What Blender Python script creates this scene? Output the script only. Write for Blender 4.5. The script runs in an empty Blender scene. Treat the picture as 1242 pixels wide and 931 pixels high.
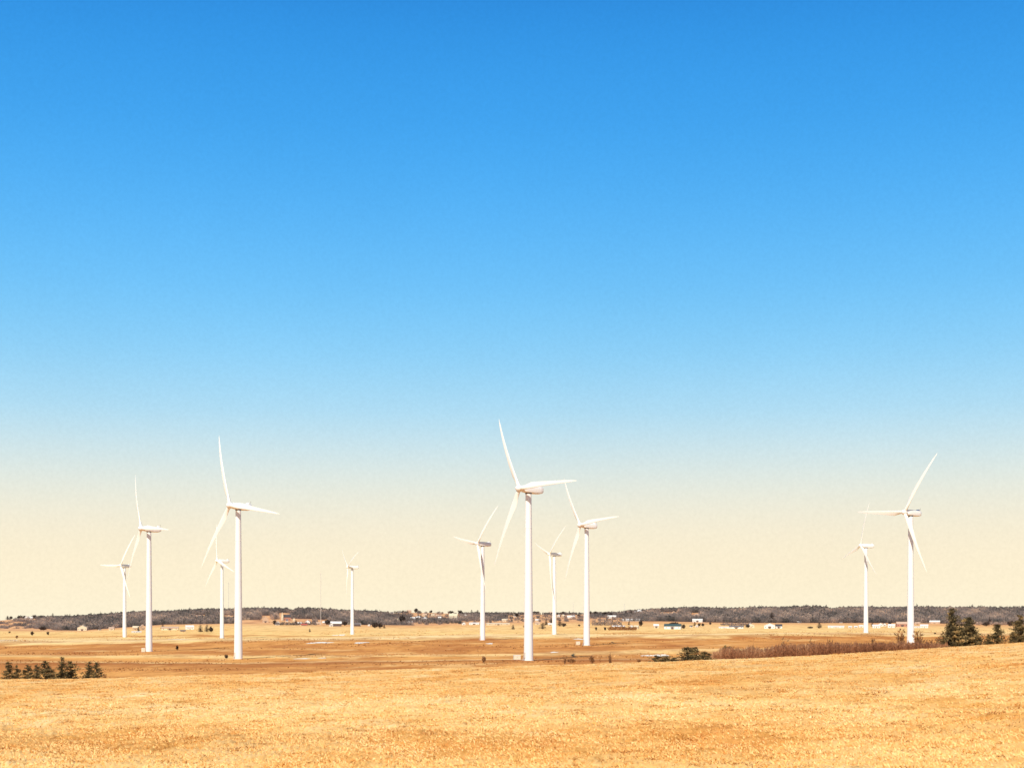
import bpy, math, random
import numpy as np
from mathutils import Matrix, Vector

C = bpy.context.scene.collection
R = math.radians
F = 1800.0      # focal length in pixels of the 1242 px wide photograph
HZ = 749.0      # row of the horizon
EYE = 20.0      # eye height above the plain
rng = np.random.default_rng(7)
random.seed(7)

# ------------------------------------------------------------------ materials
def srgb(r, g, b, k=1.0):
    def f(c):
        c /= 255.0
        return (c / 12.92 if c <= .04045 else ((c + .055) / 1.055) ** 2.4) * k
    return (f(r), f(g), f(b), 1.0)

def new_mat(name):
    m = bpy.data.materials.new(name); m.use_nodes = True
    nt = m.node_tree
    return m, nt, nt.nodes['Principled BSDF']

def simple_mat(name, col, rough=.6, var=.12, scale=1.0, spec=.3):
    """plain colour broken up by two octaves of object space noise"""
    m, nt, b = new_mat(name)
    tc = nt.nodes.new('ShaderNodeTexCoord')
    n = nt.nodes.new('ShaderNodeTexNoise'); n.inputs['Scale'].default_value = scale; n.inputs['Detail'].default_value = 6
    nt.links.new(tc.outputs['Object'], n.inputs['Vector'])
    mx = nt.nodes.new('ShaderNodeMix'); mx.data_type = 'RGBA'
    mx.inputs[6].default_value = tuple(c * (1 - var) for c in col[:3]) + (1,)
    mx.inputs[7].default_value = tuple(min(1, c * (1 + var)) for c in col[:3]) + (1,)
    nt.links.new(n.outputs['Fac'], mx.inputs[0])
    nt.links.new(mx.outputs[2], b.inputs['Base Color'])
    b.inputs['Roughness'].default_value = rough
    b.inputs['Specular IOR Level'].default_value = spec
    return m

def foliage_mat(name, cols, pos=None, rough=.8, transl=0.0):
    """colour chosen by the per-face 'tint' attribute"""
    m, nt, b = new_mat(name)
    a = nt.nodes.new('ShaderNodeAttribute'); a.attribute_name = 'tint'
    r = nt.nodes.new('ShaderNodeValToRGB')
    el = r.color_ramp.elements
    n = len(cols)
    pos = pos or [i / (n - 1) for i in range(n)]
    el[0].position = pos[0]; el[0].color = cols[0]
    el[1].position = pos[-1]; el[1].color = cols[-1]
    for i in range(1, n - 1):
        e = el.new(pos[i]); e.color = cols[i]
    nt.links.new(a.outputs['Fac'], r.inputs['Fac'])
    nt.links.new(r.outputs['Color'], b.inputs['Base Color'])
    b.inputs['Roughness'].default_value = rough
    b.inputs['Specular IOR Level'].default_value = .1
    if transl:
        tr = nt.nodes.new('ShaderNodeBsdfTranslucent'); nt.links.new(r.outputs['Color'], tr.inputs['Color'])
        mx = nt.nodes.new('ShaderNodeMixShader'); mx.inputs[0].default_value = transl
        nt.links.new(b.outputs[0], mx.inputs[1]); nt.links.new(tr.outputs[0], mx.inputs[2])
        nt.links.new(mx.outputs[0], nt.nodes['Material Output'].inputs['Surface'])
    return m

M = {}
M['turbine'] = simple_mat('turbine_white', (.86, .85, .82, 1), .38, .05, .25, .4)
M['blade'] = simple_mat('blade_white', (.86, .84, .77, 1), .32, .05, .3, .4)
M['dark'] = simple_mat('dark_trim', (.06, .055, .05, 1), .5)
M['concrete'] = simple_mat('concrete', (.50, .44, .36, 1), .9, .2, 1.5)
M['box'] = simple_mat('box_cream', (.78, .68, .50, 1), .5, .08, 2)
M['white_wall'] = simple_mat('white_siding', (.80, .76, .70, 1), .6, .08, .4)
M['cream_wall'] = simple_mat('cream_siding', (.72, .60, .42, 1), .6, .12, .4)
M['tan_wall'] = simple_mat('tan_siding', (.55, .38, .25, 1), .7, .15, .4)
M['brick_wall'] = simple_mat('brick', (.42, .20, .14, 1), .8, .2, .5)
M['dark_wall'] = simple_mat('weathered_boards_and_shade', (.13, .09, .08, 1), .8, .2, .5)  # also stands in for wall shade on the white roofed barn
M['grey_roof'] = simple_mat('grey_shingle', (.20, .17, .16, 1), .8, .2, .5)
M['dark_roof'] = simple_mat('dark_shingle', (.07, .07, .075, 1), .8, .2, .5)
M['teal_roof'] = simple_mat('teal_metal_roof', (.06, .10, .10, 1), .5, .2, .5)
M['red_roof'] = simple_mat('red_roof', (.50, .12, .09, 1), .7, .2, .5)
M['white_roof'] = simple_mat('white_metal_roof', (.82, .78, .72, 1), .5, .08, .4)
M['tan_roof'] = simple_mat('tan_roof', (.60, .42, .30, 1), .7, .15, .4)
M['glass'] = simple_mat('window_glass', (.05, .06, .07, 1), .15, .1, 1, .5)
M['bark'] = simple_mat('bark', (.09, .06, .045, 1), .9, .3, 4)
M['mast'] = simple_mat('galvanised_steel', (.62, .56, .50, 1), .5, .1, .5)
M['snow'] = simple_mat('old_snow', (.98, .90, .76, 1), .7, .06, .05)
M['conifer'] = foliage_mat('spruce_needles', [(.045, .036, .022, 1), (.13, .10, .05, 1), (.30, .21, .09, 1), (.58, .37, .15, 1)], [0, .45, .8, 1], transl=.3)  # lightest tan tints paint sunlit branches into the needle colour
M['far_conifer'] = foliage_mat('far_spruce', [(.035, .026, .022, 1), (.075, .055, .045, 1), (.15, .10, .075, 1)], transl=.2)
M['shrub'] = foliage_mat('bare_shrub', [(.16, .08, .04, 1), (.36, .18, .08, 1), (.60, .34, .14, 1)], transl=.35)
M['thicket'] = foliage_mat('thicket_twigs', [(.17, .068, .034, 1), (.37, .17, .085, 1), (.52, .28, .145, 1), (.75, .47, .25, 1)], [0, .5, .85, 1], transl=.4)
M['woods'] = foliage_mat('bare_woods', [(.10, .098, .082, 1), (.29, .235, .195, 1), (.46, .345, .275, 1), (.68, .49, .36, 1), (.88, .62, .42, 1)], [0, .3, .6, .85, 1], transl=.5)
M['marsh'] = foliage_mat('marsh_grass', [(.30, .13, .05, 1), (.50, .25, .09, 1), (.78, .46, .19, 1), (.95, .66, .34, 1)], [0, .4, .75, 1], transl=.2)
M['grass'] = foliage_mat('dry_grass', [srgb(160, 98, 46, .9), srgb(240, 182, 104, 1), srgb(252, 212, 144, 1), srgb(255, 234, 186, 1)], [0, .35, .75, 1])

# ------------------------------------------------------------------ terrain
def smooth(t):
    t = np.clip(t, 0, 1); return t * t * (3 - 2 * t)

def U(px): return (px - 621.0) / F

crest_px = [-500, 0, 120, 300, 450, 640, 800, 900, 1000, 1100, 1242, 1700]
crest_row = [830, 824, 823, 818, 813, 808, 803, 799.5, 794.5, 789, 779, 752]
foot_px = [-400, 0, 60, 100, 200, 300, 400, 500, 600, 700, 800, 900, 1000, 1100, 1242, 1600]
foot_row = [762, 763, 764, 764, 757, 755.5, 757, 758, 755, 753, 753, 755, 755, 755, 757, 757]
sky_px = [-400, 0, 30, 60, 100, 130, 160, 200, 250, 300, 348, 354, 362, 400, 440, 470, 490, 520, 560, 590, 640, 700, 750, 790, 845, 900, 930, 960, 1000, 1008, 1020, 1100, 1242, 1600]
sky_row = [749, 749.5, 747, 746, 745, 742.5, 740.5, 739.5, 737.5, 736.3, 736, 738.5, 736, 737.5, 739.5, 742, 741.5, 741.5, 743, 743, 743.5, 743.5, 742, 737, 736, 737, 735, 735, 734.5, 737, 735.5, 735.5, 735.5, 735]
treeh_px = [-400, 30, 80, 440, 480, 760, 790, 1600]
treeh_m = [7, 6, 11, 11, 3, 3, 11, 11]
YF, YR = 3400.0, 4500.0

TURB = [  # px of tower foot, hub row, foot row, apparent yaw, phase
 (641.0, 593, 800.5, 53, 89), (289.0, 613.5, 799.5, 54, 99), (180.7, 641, 791, 67, 94), (151.0, 686, 773, 54, 33),
 (269.2, 680, 773.2, 65, 108), (427.2, 687.5, 769, 73, 65), (585.3, 659.3, 776, 56, 41), (672.3, 672, 769, 64, 49),
 (711.5, 637, 782, 54, 85), (1104.5, 621.5, 783, 43, 34), (1050.3, 661.5, 767, 61, 14)]
base_pts = []
for px, hr, fr, *_ in TURB:
    Y = 80.0 * F / (fr - hr)
    base_pts.append((U(px) * Y, Y, EYE - (fr - HZ) / F * Y))
base_pts = np.array(base_pts)

def height(x, y):
    x = np.asarray(x, float); y = np.asarray(y, float)
    Y = np.maximum(y, 0.0)
    u = np.clip(x / np.maximum(np.maximum(y, 0), 20.0), -.6, .6)
    px = u * F + 621
    # foreground knoll
    D = 160.0; e0 = 2.2
    a = (np.interp(px, crest_px, crest_row) - HZ) / F - 2 * e0 / D
    hill = EYE - (e0 + a * Y + e0 / D ** 2 * Y * Y) + .08 * np.sin(x * .31 + 1) * np.sin(y * .17) + .04 * np.sin(x * 1.3 + y * .7)
    hill = np.where(y < 0, EYE - e0 - .01 * np.hypot(x, y), hill)
    # plain
    w = np.full(x.shape, .03); s = w * 0.3
    for bx, by, bz in base_pts:
        k = np.exp(-((x - bx) ** 2 + (y - by) ** 2) / (2 * 130.0 ** 2)); w = w + k; s = s + k * bz
    plain = s / w + .35 * np.sin(x * .011 + 2) * np.sin(y * .013) + .2 * np.sin(x * .03 + y * .021)
    zf = EYE - (np.interp(px, foot_px, foot_row) - HZ) / F * YF
    t = smooth((Y - 1750) / (YF - 1750))
    plain = plain * (1 - t) + zf * t
    # far ridge
    zr = EYE - (np.interp(px, sky_px, sky_row) - HZ) / F * YR - np.interp(px, treeh_px, treeh_m)
    t2 = np.clip((Y - YF) / (YR - YF), 0, 1)
    far = zf + (zr - zf) * (.35 * t2 + .65 * smooth(t2))
    far = far - np.maximum(Y - YR, 0) * .012
    far = far + .5 * np.sin(x * .012) * np.sin(y * .009) * t2
    z = np.where(Y > YF, far, plain)
    k = 1.2                                       # soft maximum with the knoll
    d = hill - z
    return z + k * np.logaddexp(0, np.clip(d / k, -60, 60)) * 1.0

def on_ground(px, row, lo=180.0, hi=4700.0):
    """the place on the ground seen at this pixel"""
    ys = np.geomspace(lo, hi, 900)
    z = height(U(px) * ys, ys)
    rows = HZ + (EYE - z) / ys * F
    err = np.abs(rows - row)
    ok = np.where(err < .18)[0]
    i = ok[0] if len(ok) else int(np.argmin(err))
    return float(U(px) * ys[i]), float(ys[i]), float(z[i])

def gz(x, y): return float(height(np.array([x]), np.array([y]))[0])

# ------------------------------------------------------------------ mesh helpers
def mesh_np(name, v, f, mat, parent=None, tint=None, smooth_=False):
    """v (n,3); f (m,k) with constant k"""
    v = np.asarray(v, np.float32); f = np.asarray(f, np.int32)
    me = bpy.data.meshes.new(name)
    me.vertices.add(len(v)); me.vertices.foreach_set('co', v.ravel())
    k = f.shape[1]
    me.loops.add(f.size); me.loops.foreach_set('vertex_index', f.ravel())
    me.polygons.add(len(f)); me.polygons.foreach_set('loop_start', np.arange(0, f.size, k, dtype=np.int32))
    me.update(calc_edges=True)
    if smooth_: me.polygons.foreach_set('use_smooth', np.ones(len(f), bool))
    if tint is not None:
        at = me.attributes.new('tint', 'FLOAT', 'FACE'); at.data.foreach_set('value', np.asarray(tint, np.float32))
    me.materials.append(mat)
    o = bpy.data.objects.new(name, me); C.objects.link(o)
    if parent: o.parent = parent
    return o

class MB:
    def __init__(s): s.v = []; s.f = []
    def box(s, x0, x1, y0, y1, z0, z1, taper=0.0):
        n = len(s.v); t = taper
        s.v += [(x0, y0, z0), (x1, y0, z0), (x1, y1, z0), (x0, y1, z0), (x0 + t, y0 + t, z1), (x1 - t, y0 + t, z1), (x1 - t, y1 - t, z1), (x0 + t, y1 - t, z1)]
        s.f += [tuple(n + i for i in q) for q in ((0, 3, 2, 1), (4, 5, 6, 7), (0, 1, 5, 4), (1, 2, 6, 5), (2, 3, 7, 6), (3, 0, 4, 7))]
    def poly(s, pts, faces):
        n = len(s.v); s.v += pts; s.f += [tuple(n + i for i in q) for q in faces]
    def bar(s, a, b, r, r2=None, k=6):
        a = Vector(a); b = Vector(b); r2 = r if r2 is None else r2
        d = (b - a).normalized(); q = d.orthogonal().normalized(); w = d.cross(q); n = len(s.v)
        for p, rr in ((a, r), (b, r2)):
            for i in range(k):
                t = i * 2 * math.pi / k; s.v.append(tuple(p + q * math.cos(t) * rr + w * math.sin(t) * rr))
        for i in range(k): j = (i + 1) % k; s.f.append((n + i, n + j, n + k + j, n + k + i))
        s.f.append(tuple(n + k - 1 - i for i in range(k))); s.f.append(tuple(n + k + i for i in range(k)))
    def lathe(s, prof, k=40, cap=True):
        n = len(s.v)
        for r, z in prof:
            for i in range(k):
                t = i * 2 * math.pi / k; s.v.append((r * math.cos(t), r * math.sin(t), z))
        for a in range(len(prof) - 1):
            for i in range(k):
                j = (i + 1) % k; s.f.append((n + a * k + i, n + a * k + j, n + (a + 1) * k + j, n + (a + 1) * k + i))
        if cap:
            s.f.append(tuple(n + k - 1 - i for i in range(k))); m = n + (len(prof) - 1) * k; s.f.append(tuple(m + i for i in range(k)))
    def build(s, name, mat, parent=None, smooth_=False, bevel=0):
        me = bpy.data.meshes.new(name); me.from_pydata(s.v, [], s.f); me.materials.append(mat)
        if smooth_:
            me.polygons.foreach_set('use_smooth', [True] * len(me.polygons))
            me.set_sharp_from_angle(angle=R(35))
        o = bpy.data.objects.new(name, me); C.objects.link(o)
        if parent: o.parent = parent
        if bevel:
            b = o.modifiers.new('bevel', 'BEVEL'); b.width = bevel; b.segments = 2
        return o

def empty(name, loc, rz=0.0):
    o = bpy.data.objects.new(name, None); C.objects.link(o); o.location = loc; o.rotation_euler = (0, 0, rz); o.empty_display_size = .5
    return o
def tag(o, label, cat, group=None):
    o['label'] = label; o['category'] = cat
    if group: o['group'] = group
    return o

# ------------------------------------------------------------------ ground
def build_ground():
    th = np.concatenate([np.linspace(-180, -40, 36)[:-1], np.linspace(-40, -22, 20)[:-1], np.linspace(-22, 22, 560), np.linspace(22, 40, 20)[1:], np.linspace(40, 180, 36)[1:-1]])
    th = np.radians(th); nt_ = len(th)
    r = np.concatenate([np.geomspace(.6, 14, 14)[:-1], np.geomspace(14, 330, 420)[:-1], np.geomspace(330, 4700, 260)[:-1], np.geomspace(4700, 20000, 14)])
    nr = len(r)
    TH, RR = np.meshgrid(th, r)
    X = RR * np.sin(TH); Y = RR * np.cos(TH)
    Z = height(X, Y)
    near = (1 - smooth((RR - 120) / 120))
    jit = rng.normal(0, 1, X.shape)
    Z = Z + near * (.018 * jit + .03 * np.sin(X * 2.7 + np.sin(Y * 1.1) * 2) * np.sin(Y * 1.9 + X * .4))
    v = np.stack([X.ravel(), Y.ravel(), Z.ravel()], 1)
    c = len(v); v = np.vstack([v, [[0, 0, float(height(0., 0.))]]])
    i = np.arange(nr - 1)[:, None] * nt_; j = np.arange(nt_)[None, :]; jn = (j + 1) % nt_
    f = np.stack([i + j, i + jn, i + nt_ + jn, i + nt_ + j], -1).reshape(-1, 4)[:, ::-1]
    o = mesh_np('ground', v[:c], f, M['ground'], smooth_=True)
    # cover: 0 knoll, 1 plain, 2 wooded hill
    u = np.clip(v[:c, 0] / np.maximum(v[:c, 1], 20), -.6, .6)
    px = u * F + 621
    a = (np.interp(px, crest_px, crest_row) - HZ) / F
    yy = np.maximum(v[:c, 1], 0)
    hill = smooth((430 - yy) / 60) 
    wood = wood_mask(px, yy) 
    for nm, arr in (('knoll', hill), ('wooded', wood)):
        at = o.data.attributes.new(nm, 'FLOAT', 'POINT'); at.data.foreach_set('value', arr.astype(np.float32))
    o['kind'] = 'structure'
    return o

def row_of(px, Y):
    z = height(U(px) * Y, Y); return HZ + (EYE - z) / Y * F

clear = [  # clearings in the woods: px0, px1, row0, row1
 (236, 250, 745.5, 750), (271, 285, 746, 751), (317, 328, 746, 755), (338, 352, 743, 751), (352, 380, 750, 757), (330, 352, 751, 757), (384, 398, 751, 757),
 (286, 330, 751.5, 757), (800, 822, 742, 747), (838, 848, 743, 750), (968, 982, 741, 743.5), (768, 784, 738.5, 742)]
def wood_mask(px, Y):
    px = np.asarray(px, float); Y = np.asarray(Y, float)
    row = row_of(px, np.maximum(Y, 1.0))
    m = np.zeros(px.shape)
    inhill = (Y > YF - 20) & (Y < 5200)
    full = inhill & (((px > 66 + 5 * np.sin(row * 1.3)) & (px < 472)) | (px > 756) | (px < -60))
    full = full | (inhill & (px >= 556) & (px < 616) & (row < 752.5))
    full = full | (inhill & (px >= 470) & (px < 560) & (row > 749) & (row < 754.5))
    full = full | (inhill & (px >= 470) & (px < 500) & (row > 745))
    full = full | (inhill & (px >= 715) & (px < 758) & (row > 744) & (row < 748.5))
    scrub = np.sin(px * .17 + 1 + .5 * np.sin(row * 1.1)) * np.sin(row * 1.15 + px * .03) + .4 * np.sin(px * .53 + row * 1.3) + (px - 15) * .012
    full = full | (inhill & (px > -60) & (px < 70) & (row > 749.5) & (row < 762) & (scrub > .05))
    pat = np.sin(px * .37 + 2) * np.sin(row * 1.55 + 1.3 * np.sin(px * .11)) + .7 * np.sin(px * .93 + row * 1.1) * np.sin(row * 2.7)
    full = full | (inhill & (px >= 468) & (px < 760) & (pat > .52))
    full = full | (inhill & (px >= 600) & (px < 760) & (Y > 4370) & (Y < 4520) & (np.sin(px * .4) + .8 * np.sin(px * 1.1) > -.4))
    m = np.where(full, 1.0, 0.0)
    for a, b, c_, d in clear:
        m = np.where((px > a) & (px < b) & (row > c_) & (row < d), 0.0, m)
    return m

def ground_material():
    m, nt, b = new_mat('ground')
    N = nt.nodes.new; L = nt.links.new
    tc = N('ShaderNodeTexCoord'); sep = N('ShaderNodeSeparateXYZ'); L(tc.outputs['Object'], sep.inputs[0])
    def math_(op, a, b_=None, clamp=False):
        n = N('ShaderNodeMath'); n.operation = op; n.use_clamp = clamp
        for i, q in enumerate((a, b_)):
            if q is None: continue
            if isinstance(q, (int, float)): n.inputs[i].default_value = q
            else: L(q, n.inputs[i])
        return n.outputs[0]
    def noise(sx, sy, detail=5, rough=.55, off=0.0):
        mp = N('ShaderNodeMapping'); mp.inputs['Scale'].default_value = (sx, sy, 0); mp.inputs['Location'].default_value = (off, off * 1.7, 0)
        L(tc.outputs['Object'], mp.inputs[0]); n = N('ShaderNodeTexNoise'); n.inputs['Scale'].default_value = 1; n.inputs['Detail'].default_value = detail; n.inputs['Roughness'].default_value = rough
        L(mp.outputs[0], n.inputs['Vector']); return n.outputs['Fac']
    def ramp(fac, stops, interp='LINEAR'):
        r = N('ShaderNodeValToRGB'); r.color_ramp.interpolation = interp; el = r.color_ramp.elements
        el[0].position, el[0].color = stops[0]; el[1].position, el[1].color = stops[-1]
        for p, c in stops[1:-1]: e = el.new(p); e.color = c
        L(fac, r.inputs['Fac']); return r.outputs['Color']
    def mix(fac, a, b_, mode='MIX'):
        n = N('ShaderNodeMix'); n.data_type = 'RGBA'; n.blend_type = mode
        if isinstance(fac, (int, float)): n.inputs[0].default_value = fac
        else: L(fac, n.inputs[0])
        for i, q in ((6, a), (7, b_)):
            if isinstance(q, tuple): n.inputs[i].default_value = q
            else: L(q, n.inputs[i])
        return n.outputs[2]
    # ---- the plain: bands of grass, stubble and bog running across the view
    v = math_('DIVIDE', 36000.0, math_('MAXIMUM', sep.outputs['Y'], 300.0))
    w1 = math_('MULTIPLY', math_('SUBTRACT', noise(.0028, .0012, 5), .5), 15.0)
    w2 = math_('MULTIPLY', math_('SUBTRACT', noise(.022, .006, 6, .65, 5), .5), 6.0)
    scl = math_('MULTIPLY', v, .035)
    vv = math_('ADD', v, math_('MULTIPLY', math_('ADD', w1, w2), math_('MINIMUM', scl, 1.0)))
    t = math_('DIVIDE', vv, 80.0)
    K = 1.0
    tan = srgb(232, 170, 112, K); pale = srgb(250, 208, 142, K); yel = srgb(253, 212, 138, K); line = srgb(206, 136, 72, K)
    brown = srgb(218, 152, 84, K); brown2 = srgb(226, 161, 89, K); dark = srgb(172, 108, 56, K); tan2 = srgb(236, 172, 96, K); bright = srgb(255, 226, 168, K)
    st = [(0, tan), (8, tan), (11, srgb(226, 168, 112, K)), (14, pale), (19, yel), (20.3, yel), (21, line), (22, yel), (26, bright), (28, yel), (29, line), (31, brown2), (38, brown), (41.5, brown2), (42.5, pale), (44.5, yel), (46, tan2), (49.5, brown2), (50.5, pale), (52, dark), (54.5, brown), (58, brown2), (62, brown), (65, tan2), (80, brown2)]
    plain = ramp(t, [(p / 80, c) for p, c in st])
    big = noise(.0035, .0022, 3, .5, 11)
    plain = mix(math_('MULTIPLY', math_('SUBTRACT', big, .42, True), 2.0, True), plain, mix(.5, plain, tan2))
    streak = noise(.05, .012, 7, .7, 3)
    plain = mix(.85, plain, ramp(streak, [(.34, (.58, .47, .38, 1)), (.43, (.86, .81, .75, 1)), (.50, (1, 1, 1, 1)), (.58, (1.04, 1.07, 1.08, 1)), (.66, (1.06, 1.16, 1.22, 1))]), 'MULTIPLY')
    fine = noise(.45, .12, 5, .7, 8)
    plain = mix(.7, plain, ramp(fine, [(.3, (.66, .58, .5, 1)), (.48, (1, 1, 1, 1)), (.7, (1.15, 1.15, 1.12, 1))]), 'MULTIPLY')
    pn = noise(.016, .0075, 7, .68, 61)
    low = ramp(math_('DIVIDE', v, 80.0), [(.0, (0, 0, 0, 1)), (.26, (.15, .15, .15, 1)), (.34, (.9, .9, .9, 1)), (1, (1, 1, 1, 1))])
    pm = ramp(pn, [(.47, (0, 0, 0, 1)), (.56, (1, 1, 1, 1))])
    plain = mix(math_('MULTIPLY', math_('MULTIPLY', low, pm), .6), plain, srgb(176, 106, 54))
    pn2 = noise(.03, .011, 6, .65, 71)
    pm2 = ramp(pn2, [(.56, (0, 0, 0, 1)), (.64, (1, 1, 1, 1))])
    plain = mix(math_('MULTIPLY', pm2, .55), plain, srgb(250, 206, 136))
    # ---- far hill: hay fields between the houses
    hillc = ramp(noise(.014, .007, 6, .65, 21), [(.32, srgb(160, 108, 80, K)), (.42, srgb(214, 156, 108, K)), (.52, srgb(240, 188, 134, K)), (.6, srgb(206, 148, 104, K)), (.7, srgb(248, 206, 156, K))], 'LINEAR')
    hm = N('ShaderNodeMapRange'); hm.inputs[1].default_value = 2900; hm.inputs[2].default_value = 3500; L(sep.outputs['Y'], hm.inputs[0])
    plain = mix(hm.outputs[0], plain, hillc)
    woodc = ramp(noise(.03, .02, 4, .6, 2), [(.35, srgb(96, 76, 68, 1)), (.65, srgb(132, 104, 92, 1))])
    wa = N('ShaderNodeAttribute'); wa.attribute_name = 'wooded'
    plain = mix(wa.outputs['Fac'], plain, woodc)
    # ---- the knoll in front: matted dry grass
    n1 = noise(.16, .10, 6, .62, 31)
    kn = ramp(n1, [(.30, srgb(226, 156, 80)), (.42, srgb(242, 184, 104)), (.54, srgb(250, 205, 134)), (.68, srgb(254, 222, 162))])
    n2 = noise(1.1, .42, 6, .72, 37)
    kn = mix(.9, kn, ramp(n2, [(.30, (.46, .34, .22, 1)), (.40, (.86, .80, .70, 1)), (.48, (1, 1, 1, 1)), (.7, (1.08, 1.12, 1.2, 1))]), 'MULTIPLY')
    n3 = noise(6, 2.6, 5, .72, 41)
    kn = mix(.85, kn, ramp(n3, [(.33, (.52, .40, .28, 1)), (.43, (.92, .88, .82, 1)), (.6, (1.03, 1.04, 1.06, 1))]), 'MULTIPLY')
    n4 = noise(.022, .09, 5, .6, 51)
    kn = mix(.85, kn, ramp(n4, [(.36, (.82, .72, .60, 1)), (.47, (1, 1, 1, 1)), (.62, (1.04, 1.11, 1.22, 1))]), 'MULTIPLY')
    ka = N('ShaderNodeAttribute'); ka.attribute_name = 'knoll'
    L(mix(ka.outputs['Fac'], plain, kn), b.inputs['Base Color'])
    b.inputs['Roughness'].default_value = .95; b.inputs['Specular IOR Level'].default_value = .05
    bp = N('ShaderNodeBump'); bp.inputs['Strength'].default_value = .6; bp.inputs['Distance'].default_value = .12
    L(math_('ADD', n2, math_('MULTIPLY', n3, .5)), bp.inputs['Height'])
    kk = math_('MULTIPLY', ka.outputs['Fac'], .6); L(kk, bp.inputs['Strength'])
    L(bp.outputs[0], b.inputs['Normal'])
    return m
M['ground'] = ground_material()
build_ground()

# ------------------------------------------------------------------ dry grass on the knoll
def build_grass():
    n = 130000
    u = rng.uniform(-.40, .40, n)
    Y = 17 * (185 / 17) ** (rng.uniform(0, 1, n) ** .85)
    x = u * Y; y = Y
    g = np.sin(x * .9 + 1.7 * np.sin(y * .23)) * np.sin(y * .41 + 1.3 * np.sin(x * .31)) + .5 * np.sin(x * 2.3 + y * .3) * np.sin(y * 1.1) + .3 * np.sin(x * .17 + y * .05)
    keep = rng.uniform(-1.6, 1.0, n) < g
    x, y, g = x[keep], y[keep], g[keep]; n = len(x)
    z = height(x, y)
    B = 5
    sp = np.repeat(rng.uniform(.04, .20, n), B)
    X = np.repeat(x, B) + rng.normal(0, 1, n * B) * sp; Y = np.repeat(y, B) + rng.normal(0, 1, n * B) * sp; Z = np.repeat(z, B)
    d = np.repeat(y, B)
    h = np.abs(rng.normal(.010, .014, n * B)) + .006
    wd = (.0025 + .00016 * d) * rng.uniform(.6, 1.8, n * B)
    a = rng.uniform(0, 2 * np.pi, n * B); ln = rng.uniform(.02, .10, n * B) * (.42 + d / 80)
    b = a + np.pi / 2 + rng.normal(0, .5, n * B)
    p0 = np.stack([X - np.cos(a) * wd, Y - np.sin(a) * wd, Z], 1)
    p1 = np.stack([X + np.cos(a) * wd, Y + np.sin(a) * wd, Z + .012], 1)
    p2 = np.stack([X + np.cos(b) * ln, Y + np.sin(b) * ln, Z + .02 + h], 1)
    v = np.stack([p0, p1, p2], 1).reshape(-1, 3); f = np.arange(len(v)).reshape(-1, 3)
    band = np.sin(y * .055 + .8 * np.sin(x * .03)) * .5 + np.sin(y * .16 + x * .02 + 1.5 * np.sin(x * .045)) * .5
    tint = np.clip(np.repeat(.60 + .08 * g + .16 * band + rng.normal(0, .07, n), B) + rng.normal(0, .05, n * B), 0, 1)
    # tussocks and dead weed stalks through the mat, tinted dark as painted tuft shade
    m_ = 2600; q = 26
    tu = rng.uniform(-.40, .40, m_); tY = 17 * (170 / 17) ** (rng.uniform(0, 1, m_) ** .9); tx = tu * tY
    tz = height(tx, tY); sz = rng.uniform(.04, .13, m_) * (.7 + tY / 110)
    TX = np.repeat(tx, q) + rng.normal(0, 1, m_ * q) * np.repeat(sz, q) * 1.5; TY = np.repeat(tY, q) + rng.normal(0, .8, m_ * q) * np.repeat(sz, q); TZ = np.repeat(tz, q)
    S_ = np.repeat(sz, q); aa = rng.uniform(0, 2 * np.pi, m_ * q)
    r0 = np.stack([TX - S_ * .10, TY, TZ], 1); r1 = np.stack([TX + S_ * .10, TY, TZ], 1)
    r2 = np.stack([TX + np.cos(aa) * S_ * .7, TY + np.sin(aa) * S_ * .7, TZ + S_ * rng.uniform(.15, .65, m_ * q)], 1)
    dk = np.repeat(rng.uniform(0, 1, n) < .02 + .05 * (g < -.3) + .03 * (band < -.3), B); tint[dk] = .02
    v2 = np.stack([r0, r1, r2], 1).reshape(-1, 3)
    v = np.vstack([v, v2]); f = np.arange(len(v)).reshape(-1, 3)
    tint = np.concatenate([tint, np.clip(np.repeat(rng.uniform(0, .28, m_), q) + rng.normal(0, .05, m_ * q), 0, 1)])
    o = mesh_np('dry_grass', v, f, M['grass'], tint=tint)
    tag(o, 'matted dry straw coloured grass covering the near sloping field', 'grass'); o['kind'] = 'stuff'
build_grass()

# ------------------------------------------------------------------ snow patches and pale puddles on the plain
def patch(px, row, wpx, hpx):
    x, y, z = on_ground(px, row)
    w = wpx * y / F / 2; d = hpx * y * y / (F * EYE) / 2
    k = 36; v = [(x, y, gz(x, y) + .06)]
    ph = rng.uniform(0, 6, 4)
    for i in range(k):
        t = i * 2 * math.pi / k
        q = 1 + .22 * math.sin(3 * t + ph[0]) + .15 * math.sin(5 * t + ph[1]) + .1 * math.sin(9 * t + ph[2])
        for s in (.5, 1.0):
            a, b = x + w * math.cos(t) * q * s, y + d * math.sin(t) * q * s
            v.append((a, b, gz(a, b) + .06))
    f = []
    for i in range(k):
        j = (i + 1) % k; f.append((0, 1 + 2 * i, 1 + 2 * j)); f.append((1 + 2 * i, 2 + 2 * i, 2 + 2 * j)); f.append((1 + 2 * i, 2 + 2 * j, 1 + 2 * j))
    o = mesh_np('snow_patch', v, f, M['snow']); o['kind'] = 'structure'
for a in [(438, 779, 15, 1.3), (796, 794.4, 34, 1.6), (367, 798.4, 20, .8), (391, 797.5, 8, .8), (217, 774.6, 19, .9), (9, 776, 15, 1.6), (594, 780, 8, 1.4),
          (702, 774.5, 12, 1.2), (412, 769.6, 14, .9), (672, 790.5, 9, .8), (388, 778.8, 30, 1.0)]:
    patch(*a)

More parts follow.
